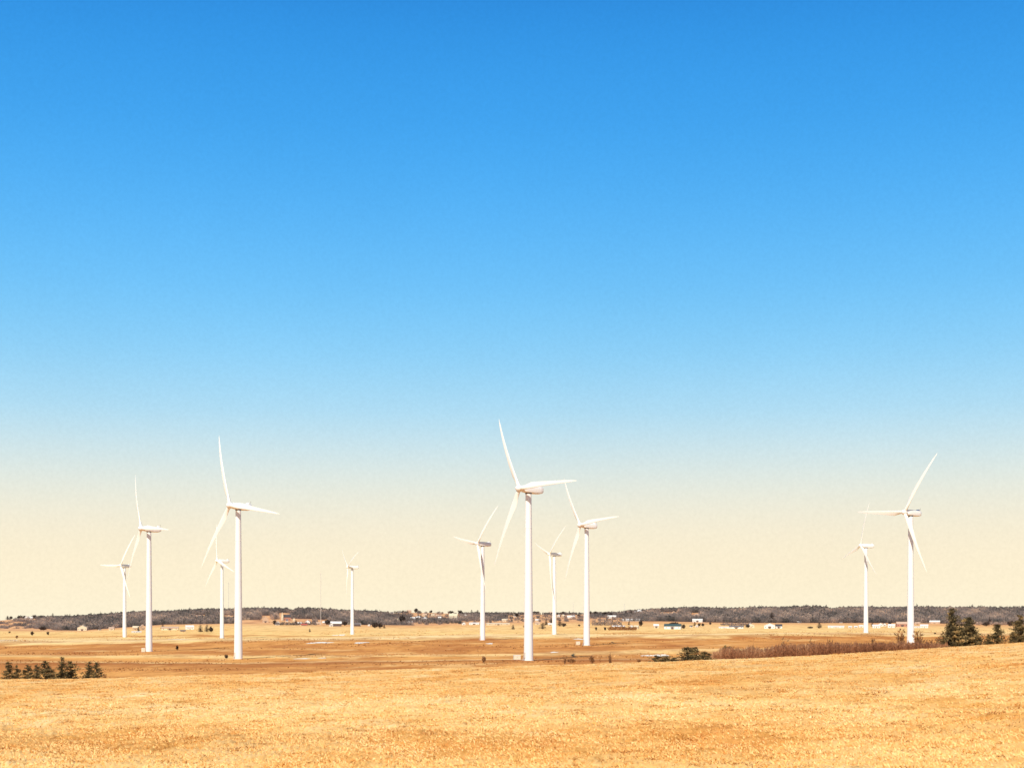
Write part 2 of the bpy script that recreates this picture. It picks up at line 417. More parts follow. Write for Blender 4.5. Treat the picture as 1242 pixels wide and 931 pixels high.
# ------------------------------------------------------------------ wind turbines
def rotor_matrix(phase):
    """blade k: local +Z of the blade mesh is its span; rotor axis points to local -Y and 5 degrees up"""
    tilt = Matrix.Rotation(R(-3), 4, 'X')
    return Matrix.Translation((0, 0, 80)) @ tilt @ Matrix.Translation((0, -5.2, 0)) @ Matrix.Rotation(phase, 4, 'Y')

def blade_mesh():
    st = [(1.0, 1.9, 1.0, 14), (2.6, 1.9, 1.0, 14), (4.4, 2.35, .62, 14), (6.5, 2.85, .42, 13), (8.5, 3.15, .32, 11), (12, 2.85, .27, 8), (17, 2.4, .23, 5), (22, 2.0, .20, 3), (27, 1.65, .18, 1.5), (32, 1.3, .16, .5), (36.5, .95, .15, 0), (39.6, .45, .14, 0), (40.7, .12, .14, 0)]
    K = 18; mb = MB(); n = 0
    for r, c, th, tw in st:
        blend = min(1, max(0, (r - 2.6) / 5))
        for i in range(K):
            t = i * 2 * math.pi / K
            xc = .5 * math.cos(t)                 # chord -.5 .. .5 ; leading edge at +x
            yc = .5 * math.sin(t) * th
            taper = 1 - blend * .75 * (.5 - xc)   # thin trailing edge
            px_ = (xc - .22 * blend) * c; py_ = yc * c * taper
            a = R(tw)
            X = px_ * math.cos(a) + py_ * math.sin(a); Y = -px_ * math.sin(a) + py_ * math.cos(a)
            bend = 3.6 * ((r / 40) ** 2.2) - .055 * r
            mb.v.append((X, Y + bend, r))
    for s in range(len(st) - 1):
        for i in range(K):
            j = (i + 1) % K; mb.f.append((s * K + i, s * K + j, (s + 1) * K + j, (s + 1) * K + i))
    mb.f.append(tuple(K - 1 - i for i in range(K))); m = (len(st) - 1) * K; mb.f.append(tuple(m + i for i in range(K)))
    return mb

def make_turbine():
    t = empty('wind_turbine', (0, 0, 0))
    mb = MB()
    prof = []
    for z in np.linspace(0, 78.1, 14):
        prof.append((2.2 + (1.42 - 2.2) * z / 78.1, float(z)))
    prof2 = []
    for r, z in prof:
        prof2.append((r, z))
    mb.lathe(prof2, 48)
    tower = mb.build('tower', M['turbine'], t, True)
    for z in (19.5, 41, 62):
        fl = MB(); rr = 2.2 + (1.42 - 2.2) * z / 78.1
        fl.lathe([(rr - .05, z - .12), (rr + .045, z - .1), (rr + .045, z + .1), (rr - .05, z + .12)], 48, False)
        fl.build('flange', M['turbine'], tower, True)
    d = MB(); d.box(-.48, .48, -2.24, -2.0, 1.6, 3.9); d.build('door', M['mast'], tower)
    s = MB()
    for i in range(6): s.box(-.45, .45, -3.7 + i * .26, -3.46 + i * .26, .2 + i * .25, .26 + i * .25)
    s.box(-.5, .5, -2.6, -2.16, 1.5, 1.57); s.bar((-.5, -3.6, .2), (-.5, -2.3, 2.5), .03); s.bar((.5, -3.6, .2), (.5, -2.3, 2.5), .03)
    s.build('steps', M['mast'], tower)
    p = MB(); p.lathe([(2.7, -2.0), (2.7, .1), (2.6, .18), (2.3, .2)], 32); p.build('plinth', M['concrete'], t)
    # nacelle: rounded box, flat underside, tapering to the tail
    nb = MB()
    secs = [(-3.75, 1.1, -1.1, 1.2), (-3.3, 1.45, -1.45, 1.6), (-1.0, 1.68, -1.75, 1.8), (3.0, 1.72, -1.8, 1.85), (6.0, 1.68, -1.6, 1.80), (7.6, 1.5, -1.15, 1.72), (7.9, 1.3, -.9, 1.55)]
    K = 20
    for y, w, z0, z1 in secs:
        for i in range(K):
            a = i * 2 * math.pi / K; c_, s_ = math.cos(a), math.sin(a)
            e = .42
            nx = math.copysign(abs(c_) ** e, c_) * w; nz = math.copysign(abs(s_) ** e, s_)
            nb.v.append((nx, y, (z1 + z0) / 2 + nz * (z1 - z0) / 2))
    for q in range(len(secs) - 1):
        for i in range(K):
            j = (i + 1) % K; nb.f.append((q * K + i, (q + 1) * K + i, (q + 1) * K + j, q * K + j))
    nb.f.append(tuple(i for i in range(K))); m = (len(secs) - 1) * K; nb.f.append(tuple(m + K - 1 - i for i in range(K)))
    na = nb.build('nacelle', M['turbine'], t, True)
    na.matrix_local = Matrix.Translation((0, 0, 80)) @ Matrix.Rotation(R(-3), 4, 'X')
    cb = MB(); cb.box(-1.1, 1.1, 5.6, 7.0, 1.78, 2.55, .12); cb.build('cooler', M['turbine'], na)
    an = MB(); an.bar((.7, 7.3, 1.6), (.7, 7.3, 3.4), .05); an.bar((.3, 7.3, 3.2), (1.1, 7.3, 3.2), .04); an.build('wind_vane', M['dark'], na)
    yb = MB(); yb.lathe([(1.42, 77.9), (1.6, 78.0), (1.6, 78.35), (1.42, 78.5)], 32); yb.build('yaw_ring', M['dark'], t, True)
    # hub
    hb = MB(); hb.lathe([(1.15, -1.55), (1.5, -1.2), (1.62, -.3), (1.6, .5), (1.38, 1.2), (1.0, 1.75), (.5, 2.1), (.05, 2.2)], 32)
    hu = hb.build('hub', M['turbine'], t, True)
    bm = blade_mesh()
    blades = []
    b0 = bm.build('blade', M['blade'], t, True); blades.append(b0)
    for k in (1, 2):
        b = b0.copy(); C.objects.link(b); b.parent = t; blades.append(b)
    return t

def pose(t, phase):
    k = 0
    for o in t.children:
        if o.name.startswith('hub'):
            o.matrix_local = Matrix.Translation((0, 0, 80)) @ Matrix.Rotation(R(-3), 4, 'X') @ Matrix.Translation((0, -5.2, 0)) @ Matrix.Rotation(R(90), 4, 'X')
        if o.name.startswith('blade'):
            o.matrix_local = rotor_matrix(R(phase) + k * 2 * math.pi / 3); k += 1

def copy_tree(o, parent=None):
    c = o.copy(); C.objects.link(c); c.parent = parent
    for ch in list(o.children):
        copy_tree(ch, c)
    return c

TL = ['tallest white wind turbine in the middle with a cream transformer box beside its foot',
      'second tallest white wind turbine just right of a small dark round bush',
      'white wind turbine with a small white box at the left of its foot',
      'far white wind turbine at the left end of the row, one blade level',
      'far white wind turbine crossed by a blade of the tall turbine before it',
      'smallest white wind turbine, alone before the dark wooded ridge right of the lattice mast',
      'white wind turbine left of the tallest, a small pale patch before its foot',
      'far white wind turbine just right of the tallest one, between it and a nearer turbine',
      'white turbine second right of the tallest, its right blade pointing slightly up',
      'white wind turbine rising behind the brown thicket at right, blade pointing up right',
      'far white wind turbine at right standing in the pale field beyond the thicket']
proto = make_turbine()
for i, ((px, hr, fr, yaw, ph), (bx, by, bz)) in enumerate(zip(TURB, base_pts)):
    t = proto if i == 0 else copy_tree(proto)
    t.location = (bx, by, bz - .15)
    t.rotation_euler = (0, 0, -(R(yaw) + math.atan(U(px))))
    pose(t, ph)
    tag(t, TL[i], 'wind turbine', 'wind turbines standing on the plain')

# ------------------------------------------------------------------ transformer boxes
def cabinet(px, row, w, h, label):
    x, y, z = on_ground(px, row, 500, 1500); z = gz(x, y)
    t = empty('transformer_box', (x, y, z), R(12)); tag(t, label, 'transformer box')
    b = MB(); b.box(-w / 2, w / 2, -w * .35, w * .35, .2, h); b.build('housing', M['box'], t, bevel=.03)
    l = MB(); l.box(-w / 2 - .1, w / 2 + .1, -w * .35 - .1, w * .35 + .1, h + .003, h + .18, .06); l.build('lid', M['white_roof'], t)
    p = MB(); p.box(-w / 2 - .25, w / 2 + .25, -w * .35 - .25, w * .35 + .25, -.5, .197); p.build('plinth', M['concrete'], t)
    for s in (-1, 1):
        d = MB(); d.box(s * w * .24 - w * .21, s * w * .24 + w * .21, -w * .35 - .03, -w * .35 - .002, .35, h - .15); o = d.build('door', M['box'], t)
        k = MB(); k.box(s * .12 - .03, s * .12 + .03, -w * .35 - .09, -w * .35 - .033, h * .5, h * .5 + .25); k.build('handle', M['dark'], o)
cabinet(627, 799.5, 3.2, 2.1, 'cream transformer box left of the foot of the tallest turbine')
cabinet(173.7, 790, 2.2, 2.3, 'small white transformer box beside the turbine foot at left')
cabinet(701, 781.5, 2.6, 2.2, 'pale transformer box left of the foot of the turbine right of the tallest')
cabinet(1109.5, 783, 2.0, 2.2, 'small transformer box at the turbine foot behind the thicket')

# ------------------------------------------------------------------ vegetation
def tri_cloud(P, size, tint, name, mat, parent, flat=.0, up=0.0):
    n = len(P)
    d1 = rng.normal(0, 1, (n, 3)); d1 /= np.linalg.norm(d1, axis=1)[:, None]
    d2 = rng.normal(0, 1, (n, 3)); d2 /= np.linalg.norm(d2, axis=1)[:, None]
    if up: d1[:, 2] = np.abs(d1[:, 2]) * up + .3
    if flat: d1[:, 2] *= (1 - flat); d2[:, 2] *= (1 - flat)
    s = np.asarray(size).reshape(-1, 1)
    v = np.stack([P - d2 * s * .35, P + d2 * s * .35, P + d1 * s], 1).reshape(-1, 3)
    return mesh_np(name, v, np.arange(n * 3).reshape(-1, 3), mat, parent, tint=tint)

def conifer(x, y, h, w, label, n=1400, group=None, mat='conifer', cat='spruce tree', twins=1, name='spruce_tree', bare=0.0):
    """whorled crown: branches leave the trunk at real levels and carry needle clumps"""
    z = gz(x, y)
    t = empty(name, (x, y, z), random.uniform(0, 6)); tag(t, label, cat, group)
    lean = np.array([random.gauss(0, .03), random.gauss(0, .03)])
    mb = MB(); mb.bar((0, 0, -.3), (lean[0] * h, lean[1] * h, h * .97), h * .022 + .02, .015, 7); mb.build('trunk', M['bark'], t)
    P = []; S = []; T = []
    nbr = max(36, int(26 + h * 9)); per = max(6, n // nbr)
    leaders = [(0, 0, 1.0)]
    for q in range(random.randint(1, 2)):
        a = random.uniform(0, 6.28); leaders.append((math.cos(a) * w * .2, math.sin(a) * w * .2, random.uniform(.6, .86)))
    for b in range(nbr):
        lx, ly, lh = leaders[0] if random.random() < .55 else random.choice(leaders)
        f = (b + random.random()) / nbr
        zz = h * lh * (.03 + .95 * f ** 1.05)
        rad = w / 2 * (1.05 - f) ** .52 * (.95 if lh == 1 else .72) * random.uniform(.7, 1.25)
        a = random.uniform(0, 2 * math.pi)
        tt = rng.uniform(.0, 1, per) ** .7
        k_ = .10 * rad + .012 * h
        px_ = lx * (1 - f * .4) + np.cos(a) * rad * tt + rng.normal(0, 1, per) * k_ + lean[0] * zz
        py_ = ly * (1 - f * .4) + np.sin(a) * rad * tt + rng.normal(0, 1, per) * k_ + lean[1] * zz
        pz_ = zz + rad * (.10 * tt + .10 * tt ** 2) + rng.normal(0, h * .018, per)
        P.append(np.stack([px_, py_, pz_], 1))
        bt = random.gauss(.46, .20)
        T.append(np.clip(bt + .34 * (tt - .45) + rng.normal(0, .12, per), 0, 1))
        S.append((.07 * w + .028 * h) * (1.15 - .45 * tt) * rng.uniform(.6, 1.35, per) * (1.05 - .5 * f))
    P = np.vstack(P); P[:, 2] = np.clip(P[:, 2], .03, h)
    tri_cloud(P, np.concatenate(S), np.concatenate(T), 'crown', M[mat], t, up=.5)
    return t

def px_seed(x): return (x * 1.37) % 6.28

def shrub(x, y, h, w, label, n=260, mat='shrub', group=None, cat='shrub', name='bare_shrub', dense=False):
    z = gz(x, y)
    t = empty(name, (x, y, z)); tag(t, label, cat, group)
    st = MB(); tips = []
    for i in range(9):
        a = random.uniform(0, 6.28); r_ = w / 2 * random.uniform(.2, .9)
        p = (math.cos(a) * r_, math.sin(a) * r_, h * random.uniform(.55, .97)); tips.append(p)
        st.bar((math.cos(a) * r_ * .12, math.sin(a) * r_ * .12, -.1), p, .02 + h * .008, .008, 4)
    st.build('stems', M['bark'], t)
    tp = np.array(tips)[rng.integers(0, 9, n)]
    k = rng.uniform(.25, 1.05, n)[:, None]
    P = tp * k + rng.normal(0, 1, (n, 3)) * np.array([w * .11, w * .11, h * .07])
    if mat == 'far_conifer' or dense:
        e = rng.normal(0, 1, (n, 3)); e /= np.linalg.norm(e, axis=1)[:, None]
        e *= (rng.uniform(0, 1, n) ** .4 * (1 + .22 * np.sin(e[:, 0] * 5 + x) * np.sin(e[:, 2] * 4 + px_seed(x))))[:, None]
        P = np.where((rng.uniform(0, 1, n) < .85)[:, None], e * np.array([w * .46, w * .46, h * .44]) + np.array([0, 0, h * .48]), P)
    P[:, 2] = np.clip(P[:, 2], .05, h * 1.02)
    tri_cloud(P, (.16 if (mat == 'far_conifer' or dense) else .10) * (h + w) / 2 * rng.uniform(.6, 1.6, n), np.clip(rng.normal(.45, .22, n), 0, 1), 'twigs', M[mat], t, up=1.2)
    return t

def near_tree(fn, px, top, base_hint, wpx, Y, label, **k):
    x = U(px) * Y; z = gz(x, Y)
    ztop = EYE - (top - HZ) / F * Y
    return fn(x, Y, max(.8, ztop - z), wpx * Y / F * (1.3 if fn is conifer else 1.0), label, **k)

# left clump of young spruces below the crest
G = 'young spruces clumped below the crest at left'
LT = [(11, 802, 15, 'young dark spruce, leftmost of the clump at the left edge'),
      (21.5, 806, 9, 'narrow young spruce second from the left in the left clump'),
      (33, 805.5, 15, 'olive young spruce third from the left in the left clump'),
      (45, 805, 10, 'slim young spruce leaning on the broad one in the middle of the left clump'),
      (55, 801.5, 20, 'broad bushy young spruce in the middle of the left clump'),
      (64.5, 811, 11, 'lowest young spruce between the broad one and the tallest one'),
      (75, 796.5, 14, 'tallest young spruce of the left clump with a tufted top'),
      (86, 801.5, 19, 'wide young spruce just right of the tallest one'),
      (107, 801.5, 13, 'young spruce standing apart on the right of the left clump, left half of the pair'),
      (116.5, 803, 14, 'rightmost young spruce of the left clump, right half of the separate pair')]
for i, (px, top, w, lb) in enumerate(LT):
    near_tree(conifer, px, top, 0, w * 1.12, 222 + (i * 37 % 17), lb, n=2200, group=G)
near_tree(shrub, 127, 817, 0, 7, 222, 'tiny brown shrub right of the left spruce clump', n=260)
# right clump
G = 'spruces beyond the crest at right'
for px, top, w, Y, lb in [(1154, 737, 24, 300, 'tallest dark spruce at right with a narrow pointed crown'),
                          (1171, 748.5, 36, 296, 'broad spruce touching the right side of the tallest one'),
                          (1178, 757, 26, 291, 'short spruce in front of the broad one at right'),
                          (1158, 760, 30, 291, 'low bushy spruce at the foot of the tallest one'),
                          (1209, 757, 21, 292, 'spruce standing alone in the gap at the right'),
                          (1199, 769, 12, 289, 'knee high young spruce left of the lone spruce at right'),
                          (1238, 746, 22, 290, 'dark spruce cut by the right edge of the view'),
                          (1228, 766, 12, 286, 'low young spruce just left of the one at the right edge')]:
    near_tree(conifer, px, top, 0, w, Y, lb, n=3600, group=G)
for px, top, w, Y, lb in [(1145, 766, 14, 300, 'reddish bare shrub at the left foot of the tallest right spruce'),
                          (1187, 768, 13, 297, 'orange bare shrub right of the broad right spruce'),
                          (1193, 775, 10, 292, 'low orange shrub in the gap between the right spruces'),
                          (1137, 774, 10, 300, 'small rusty shrub left of the right spruces')]:
    near_tree(shrub, px, top, 0, w, Y, lb, n=420)
# small evergreens where the thicket begins
G = 'small evergreens at the left end of the thicket'
for px, top, w, Y, lb in [(796, 794.5, 11, 262, 'small olive evergreen standing alone left of the thicket'),
                          (809, 796, 13, 262, 'low round evergreen second from the left of the thicket row'),
                          (817, 798, 10, 262, 'lowest evergreen between the round one and the pointed pair'),
                          (834.5, 785.5, 15, 270, 'left one of the pointed pair of evergreens by the thicket'),
                          (842.5, 785.5, 11, 275, 'right one of the pointed pair of evergreens by the thicket'),
                          (853, 791, 11, 270, 'small evergreen just right of the pointed pair'),
                          (861, 793, 10, 270, 'small evergreen touching the brown thicket'),
                          (879, 783.5, 8, 330, 'little dark evergreen poking out of the thicket, left of two'),
                          (885, 784.5, 9, 330, 'little dark evergreen poking out of the thicket, right of two')]:
    near_tree(conifer, px, top - 1, 0, w * 1.9, Y, lb, n=1800, group=G)

def thicket():
    tp = [855, 864, 870, 880, 890, 900, 908, 915, 925, 935, 945, 960, 1000, 1060, 1100, 1130, 1150]
    tr = [799, 793, 789, 786, 786, 788, 785, 785.5, 787.5, 786, 782.5, 782, 780.5, 780.5, 780, 781, 782]
    n = 60000
    px = rng.uniform(858, 1150, n); Y = rng.uniform(285, 335, n)
    x = U(px) * Y; z = height(x, Y)
    bump = 2.0 * np.sin(px * .41) * np.sin(px * .17 + 1) + 1.0 * np.sin(px * 1.1 + np.sin(px * .3)) + .8 * np.sin(px * 2.3)
    top = EYE - (np.interp(px, tp, tr) + .1 + bump * .5 - HZ) / F * Y
    H = np.maximum(top - z, .3)
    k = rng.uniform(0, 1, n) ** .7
    lift = np.where(rng.uniform(0, 1, n) < .03, rng.uniform(1, 1.22, n), 1.0)
    P = np.stack([x, Y, z + H * k * .93 * lift], 1)
    big = .5 + .30 * np.sin(px * .11 + 1) + .2 * np.sin(px * .037 + 3)
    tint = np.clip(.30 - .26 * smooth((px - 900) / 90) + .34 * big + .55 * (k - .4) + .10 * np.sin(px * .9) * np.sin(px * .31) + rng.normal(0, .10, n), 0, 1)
    o = tri_cloud(P, rng.uniform(.12, .42, n), tint, 'alder_thicket', M['thicket'], None, up=2.2)
    tag(o, 'long band of bare reddish brown alder thicket beyond the crest', 'thicket'); o['kind'] = 'stuff'
thicket()
for px, top, w, Y, lb in [(951, 774.5, 17, 335, 'rounded orange brown bush rising out of the middle of the thicket'),
                          (914, 783, 16, 300, 'low rounded brown bush in the left half of the thicket'),
                          (983, 776, 8, 335, 'thin bare sapling above the thicket, right of the rounded bush'),
                          (1006, 775.5, 7, 335, 'thin bare sapling above the thicket with a forked top'),
                          (1060, 775, 7, 335, 'thin bare sapling in the thicket under the far turbine'),
                          (1092, 764, 14, 345, 'tall sparse orange bush left of the thicket turbine foot'),
                          (1112, 767, 16, 345, 'tall sparse orange bush right of the thicket turbine foot'),
                          (1126, 773, 10, 345, 'short sparse bush between the thicket turbine and the spruces')]:
    near_tree(shrub, px, top, 0, w, Y, lb, n=330)

# low bushes standing on the plain
for px, base, wpx, hpx, mat, lb in [
        (214.8, 788, 3.4, 6, 'far_conifer', 'dark upright bush on the brown band between the two left turbines'),
        (274.5, 798, 5, 5, 'far_conifer', 'dark round bush left of the foot of the second tallest turbine'),
        (587, 803, 6, 8, 'shrub', 'brown round bush on the plain left of the tallest turbine'),
        (600.5, 812.5, 3, 2.5, 'shrub', 'tiny brown bush at the edge of the near field left of the tallest turbine'),
        (685, 805, 6, 10, 'shrub', 'thin brown bush right of the tallest turbine foot'),
        (693, 803.5, 12, 5, 'shrub', 'low spreading brown bush right of the thin one by the tallest turbine'),
        (718, 804, 7, 9, 'shrub', 'sparse tan bush below the turbine right of the tallest'),
        (740.5, 806, 6, 14, 'shrub', 'tall thin rust bush on the crest left of the snow strip'),
        (775, 803, 5, 4, 'shrub', 'low brown bush on the crest under the snow strip'),
        (1134, 768.5, 3, 2, 'far_conifer', 'tiny dark bush in the pale field left of the right spruces'),
        (637, 762, 5, 5, 'shrub', 'small brown bush hidden beside the tallest turbine tower'),
        (39, 770, 4.5, 5, 'far_conifer', 'dark brown round bush in the pale field at left, left of two'),
        (58, 769.5, 3.6, 4, 'far_conifer', 'small dark brown bush in the pale field at left, right of two'),
        (11.5, 767.5, 3, 2.5, 'far_conifer', 'tiny dark bush under the scrub slope at the left edge'),
        (20.5, 774, 3.5, 4, 'shrub', 'faint olive bush in the pale field at the left edge')]:
    x, y, z = on_ground(px, base, 240, 2600)
    shrub(x, y, hpx * y / F, wpx * y / F, lb, n=240, mat=mat, dense=(wpx > hpx * .7))

# ------------------------------------------------------------------ woods on the far hill (one mass each)
def woods(name, label, p0, p1, dens=1.0, seed=1, conif=.25):
    g = np.random.default_rng(seed)
    n = int((p1 - p0) * 62 * dens)
    px = g.uniform(p0, p1, n); Y = g.uniform(YF - 10, 4720, n)
    m = wood_mask(px, Y) > .5
    px, Y = px[m], Y[m]; n = len(px)
    x = U(px) * Y; z = height(x, Y)
    lo = .82 + .05 * np.sin(px * .09 + seed) + .06 * np.sin(px * .47 + Y * .01) + .07 * np.sin(px * 1.13 + 2 * np.sin(px * .21))
    H = np.interp(px, [0, 80, 440, 480, 620, 760, 800, 1300], [5, 10, 11, 6, 6, 6, 12, 12]) * lo * g.uniform(.75, 1.2, n)
    iscon = g.uniform(0, 1, n) < conif * (.4 + .9 * (Y > 4350)) * (1 + .8 * np.sin(px * .05 + 2))
    H = np.where(iscon, H * 1.08, H) * np.where(g.uniform(0, 1, n) < .02, 1.3, 1)
    K = 26
    tt = g.uniform(.08, 1, (n, K))
    rad = np.where(iscon[:, None], (1 - tt) * .30 + .03, .42 * np.sin(np.pi * np.clip(tt, 0, 1) ** .8) ** .6) * H[:, None]
    a = g.uniform(0, 2 * np.pi, (n, K)); q = g.uniform(.3, 1, (n, K))
    P = np.stack([x[:, None] + np.cos(a) * rad * q, Y[:, None] + np.sin(a) * rad * q, z[:, None] + H[:, None] * tt], -1).reshape(-1, 3)
    base = np.where(iscon, .04, .52 + .26 * np.sin(px * .27 + Y * .006) * np.sin(px * .097 + Y * .013) + .12 * np.sin(px * .05 + Y * .006) - .24 * (Y > 4380) - .12 * (Y < YF + 90)) + g.normal(0, .09, n)
    tint = np.clip(base[:, None] + .16 * (tt - .5) + g.normal(0, .04, (n, K)), 0, 1).ravel()
    size = np.repeat(H, K) * g.uniform(.10, .26, n * K)
    N_ = len(P)
    d1 = g.normal(0, 1, (N_, 3)); d1[:, 2] = np.abs(d1[:, 2]) * 1.6 + .3; d1 /= np.linalg.norm(d1, axis=1)[:, None]
    d2 = g.normal(0, 1, (N_, 3)); d2 /= np.linalg.norm(d2, axis=1)[:, None]
    v = np.stack([P - d2 * size[:, None] * .4, P + d2 * size[:, None] * .4, P + d1 * size[:, None]], 1).reshape(-1, 3)
    o = mesh_np(name, v, np.arange(N_ * 3).reshape(-1, 3), M['woods'], tint=tint)
    tag(o, label, 'woods'); o['kind'] = 'stuff'
woods('woods', 'scrubby purple grey wood on the low slope at the left edge', -150, 64, .8, 3, .2)
woods('woods', 'long dark wood covering the ridge behind the left turbines', 64, 474, 1.15, 5, .3)
woods('woods', 'thin woods between the hilltop village houses', 474, 616, 1.2, 6, .35)
woods('woods', 'scattered dark scrub and wood strips on the hill right of the middle left turbine', 616, 758, 1.2, 9, .4)
woods('woods', 'long grey brown tree belt behind the farms at right', 758, 1400, 1.25, 8, .18)

FT = [ # distant trees that can be told apart: px, base row, width, height, label
 (64, 747.5, 3.2, 6, 'dark spruce alone on the skyline at left'), (81.5, 747, 2.6, 5.2, 'left one of two dark spruces side by side on the left skyline'), (84.7, 747, 2.6, 5.5, 'right one of two dark spruces side by side on the left skyline'),
 (9, 750.5, 4, 4.4, 'pointed dark tree on the skyline near the left edge'), (13.5, 750.5, 4, 3.6, 'rounder dark tree right of the pointed one near the left edge'), (24, 750, 7, 3.6, 'dark spreading tree left of the white hilltop house'), (30, 750, 4, 4, 'dark tree touching the white hilltop house'), (42, 749, 6, 3.8, 'dark tree right of the white hilltop house'), (50, 748, 8, 3.2, 'low wide dark tree on the left skyline'), (72, 746.5, 6, 3, 'low round tree between the lone spruce and the twin spruces'),
 (52, 764, 9, 4, 'dark brown scrub tree at the foot of the left slope'), (106, 763, 6, 6, 'dark tree right of the cream gabled barn at left'),
 (119, 763.5, 3, 4, 'small dark tree between two cream houses at left'), (168, 765.5, 3.5, 6, 'dark narrow tree in front of the pale house between the two left towers'),
 (197, 762.5, 4, 7, 'dark tree at the left end of the long pale barn'), (243.5, 766, 5.5, 8.5, 'dark spruce at the left of the trio in the left field'), (250.5, 766, 5.5, 8.3, 'dark spruce in the middle of the trio in the left field'), (256, 766, 6, 6, 'brown leafless tree at the right of the trio in the left field'),
 (375.5, 766, 2.5, 4, 'tiny dark shrub tree alone in the middle field below the mast'), (333, 757, 5, 5, 'dark tree at the left end of the middle village'), (359, 757.5, 5, 5.5, 'dark tree among the middle village houses'), (397, 757, 7, 6, 'dark tree left of the white barn roof'), (418.5, 758, 6, 5, 'dark tree left of the smallest turbine'),
 (455, 761, 9, 6, 'purple dark tree by the white shed right of the smallest turbine, left of two'), (461, 761.5, 7, 6, 'purple dark tree right of the smallest turbine, right of two'), (466, 761.5, 3, 5, 'dark red narrow tree at the field edge right of the purple pair'),
 (504.5, 741.5, 5, 5, 'dark pointed tree on top of the village hill'), (488, 755, 8, 9, 'dark round tree in front of the village at its left'), (523, 742.5, 3, 3, 'tiny dark tree on the village hill skyline'), (547, 742.5, 7, 3, 'pale bare tree on the skyline above the yellow building'), (558, 744.5, 6, 4.5, 'dark tree right of the yellow building'), (572, 744, 3, 5, 'thin skyline tree left of the middle left turbine'), (579, 745, 4, 5.5, 'dark skyline tree touching the middle left turbine'),
 (622, 763, 4, 5.5, 'small dark spruce in the field left of the tallest turbine tower'), (627, 748, 5, 5, 'dark tree by the small white house left of the tallest tower'), (658, 762.5, 6.5, 7, 'dark square topped tree right of the tallest tower'), (662, 757.5, 4.5, 6, 'dark tree up the slope behind the square topped one'), (669, 756.5, 4, 6, 'dark tree left of the far turbine right of the tallest'), (679, 759, 5.5, 7.5, 'dark tree touching the far turbine right of the tallest'), (684, 759.5, 6, 4, 'low dark tree trailing right of the far turbine tower'), (690.5, 744, 2.8, 4, 'pointed tree on the skyline left of the steel pylon'),
 (702.5, 759, 3, 2.3, 'tiny tree in the slope left of the turbine right of the tallest'), (683, 745, 5, 3.6, 'round dark skyline tree above the white bungalow'), (650, 744, 10, 3, 'low tree row on the skyline right of the tallest tower'), (702, 748, 4, 3.6, 'dark bush by the turbine right of the tallest'),
 (716, 745, 6, 4, 'dark tree on the skyline right of the turbine right of the tallest'), (722, 745, 5, 4.2, 'second dark skyline tree right of the turbine right of the tallest'), (734, 746, 7, 4, 'dark rounded skyline tree left of the flat white house'), (741, 747.5, 5, 4.5, 'dark tree behind the flat white house'),
 (723, 764, 3, 4, 'small dark bush tree in the field, left of two below the brown hedge'), (734, 764, 3, 4, 'small dark bush tree in the field, right of two below the brown hedge'), (763, 757.5, 2.5, 5, 'thin dark spruce in front of the long white building'), (777, 759, 5, 7, 'dark bushy tree under the gap of the long white building'), (754.5, 763, 2.5, 6, 'thin dark tree left of the small white farmhouse'),
 (759, 745, 4, 5, 'dark tree left of the steep roofed hill houses'), (765, 745, 5, 5.5, 'dark tree between the hill houses'), (779, 743, 6, 4.5, 'dark tree right of the steep roofed hill houses'),
 (818, 757.5, 11, 3, 'dark flat tree clump above the teal roofed barn'), (829, 762, 5, 5, 'brown tree right of the teal roofed barn'), (842.5, 758.5, 3, 5, 'thin tree below the white farm shed'), (848, 759, 3.5, 3.5, 'left small bush right of the white farm shed'), (852.5, 759, 4, 3.5, 'right small bush right of the white farm shed'), (861.5, 757, 3.5, 2.6, 'lonely small bush in the slope right of the white farm shed'),
 (907, 761, 5, 4.5, 'dark tree between the long white barn and the gabled house'), (936, 754.5, 8, 11, 'pale tall poplar like tree in the tree belt behind the white barns'), (993.5, 761.5, 5.5, 7, 'dark pointed spruce right of the white barns'), (983, 761.5, 7, 1.6, 'low dark hedge left of the pointed spruce'),
 (1058, 759.5, 3.5, 5, 'dark tree right of the far right turbine tower'), (1079, 758, 4, 4, 'small dark tree between right farm buildings'), (1200, 757, 4, 9, 'dark spruce in the belt above the lone right spruce'), (1196, 759, 9, 5, 'purple bush at the foot of the belt at right'), (1226, 759, 9, 6, 'brown bush at the foot of the belt by the right edge')]
for px, row, w, h, lb in FT:
    x, y, z = on_ground(px, row, 1500, 4600)
    H = h * y / F; W = w * y / F
    if w > h * .95 or 'round' in lb or 'bush' in lb:
        t = shrub(x, y, H * 1.05, W * 1.05, lb, n=300, mat='far_conifer', cat='tree', name='distant_tree')
        for c_ in t.children: c_.name = 'trunk' if c_.name.startswith('stems') else 'crown'
    else:
        conifer(x, y, H * 1.08, W * 1.45, lb, n=1000, mat='far_conifer', cat='tree', name='distant_tree')

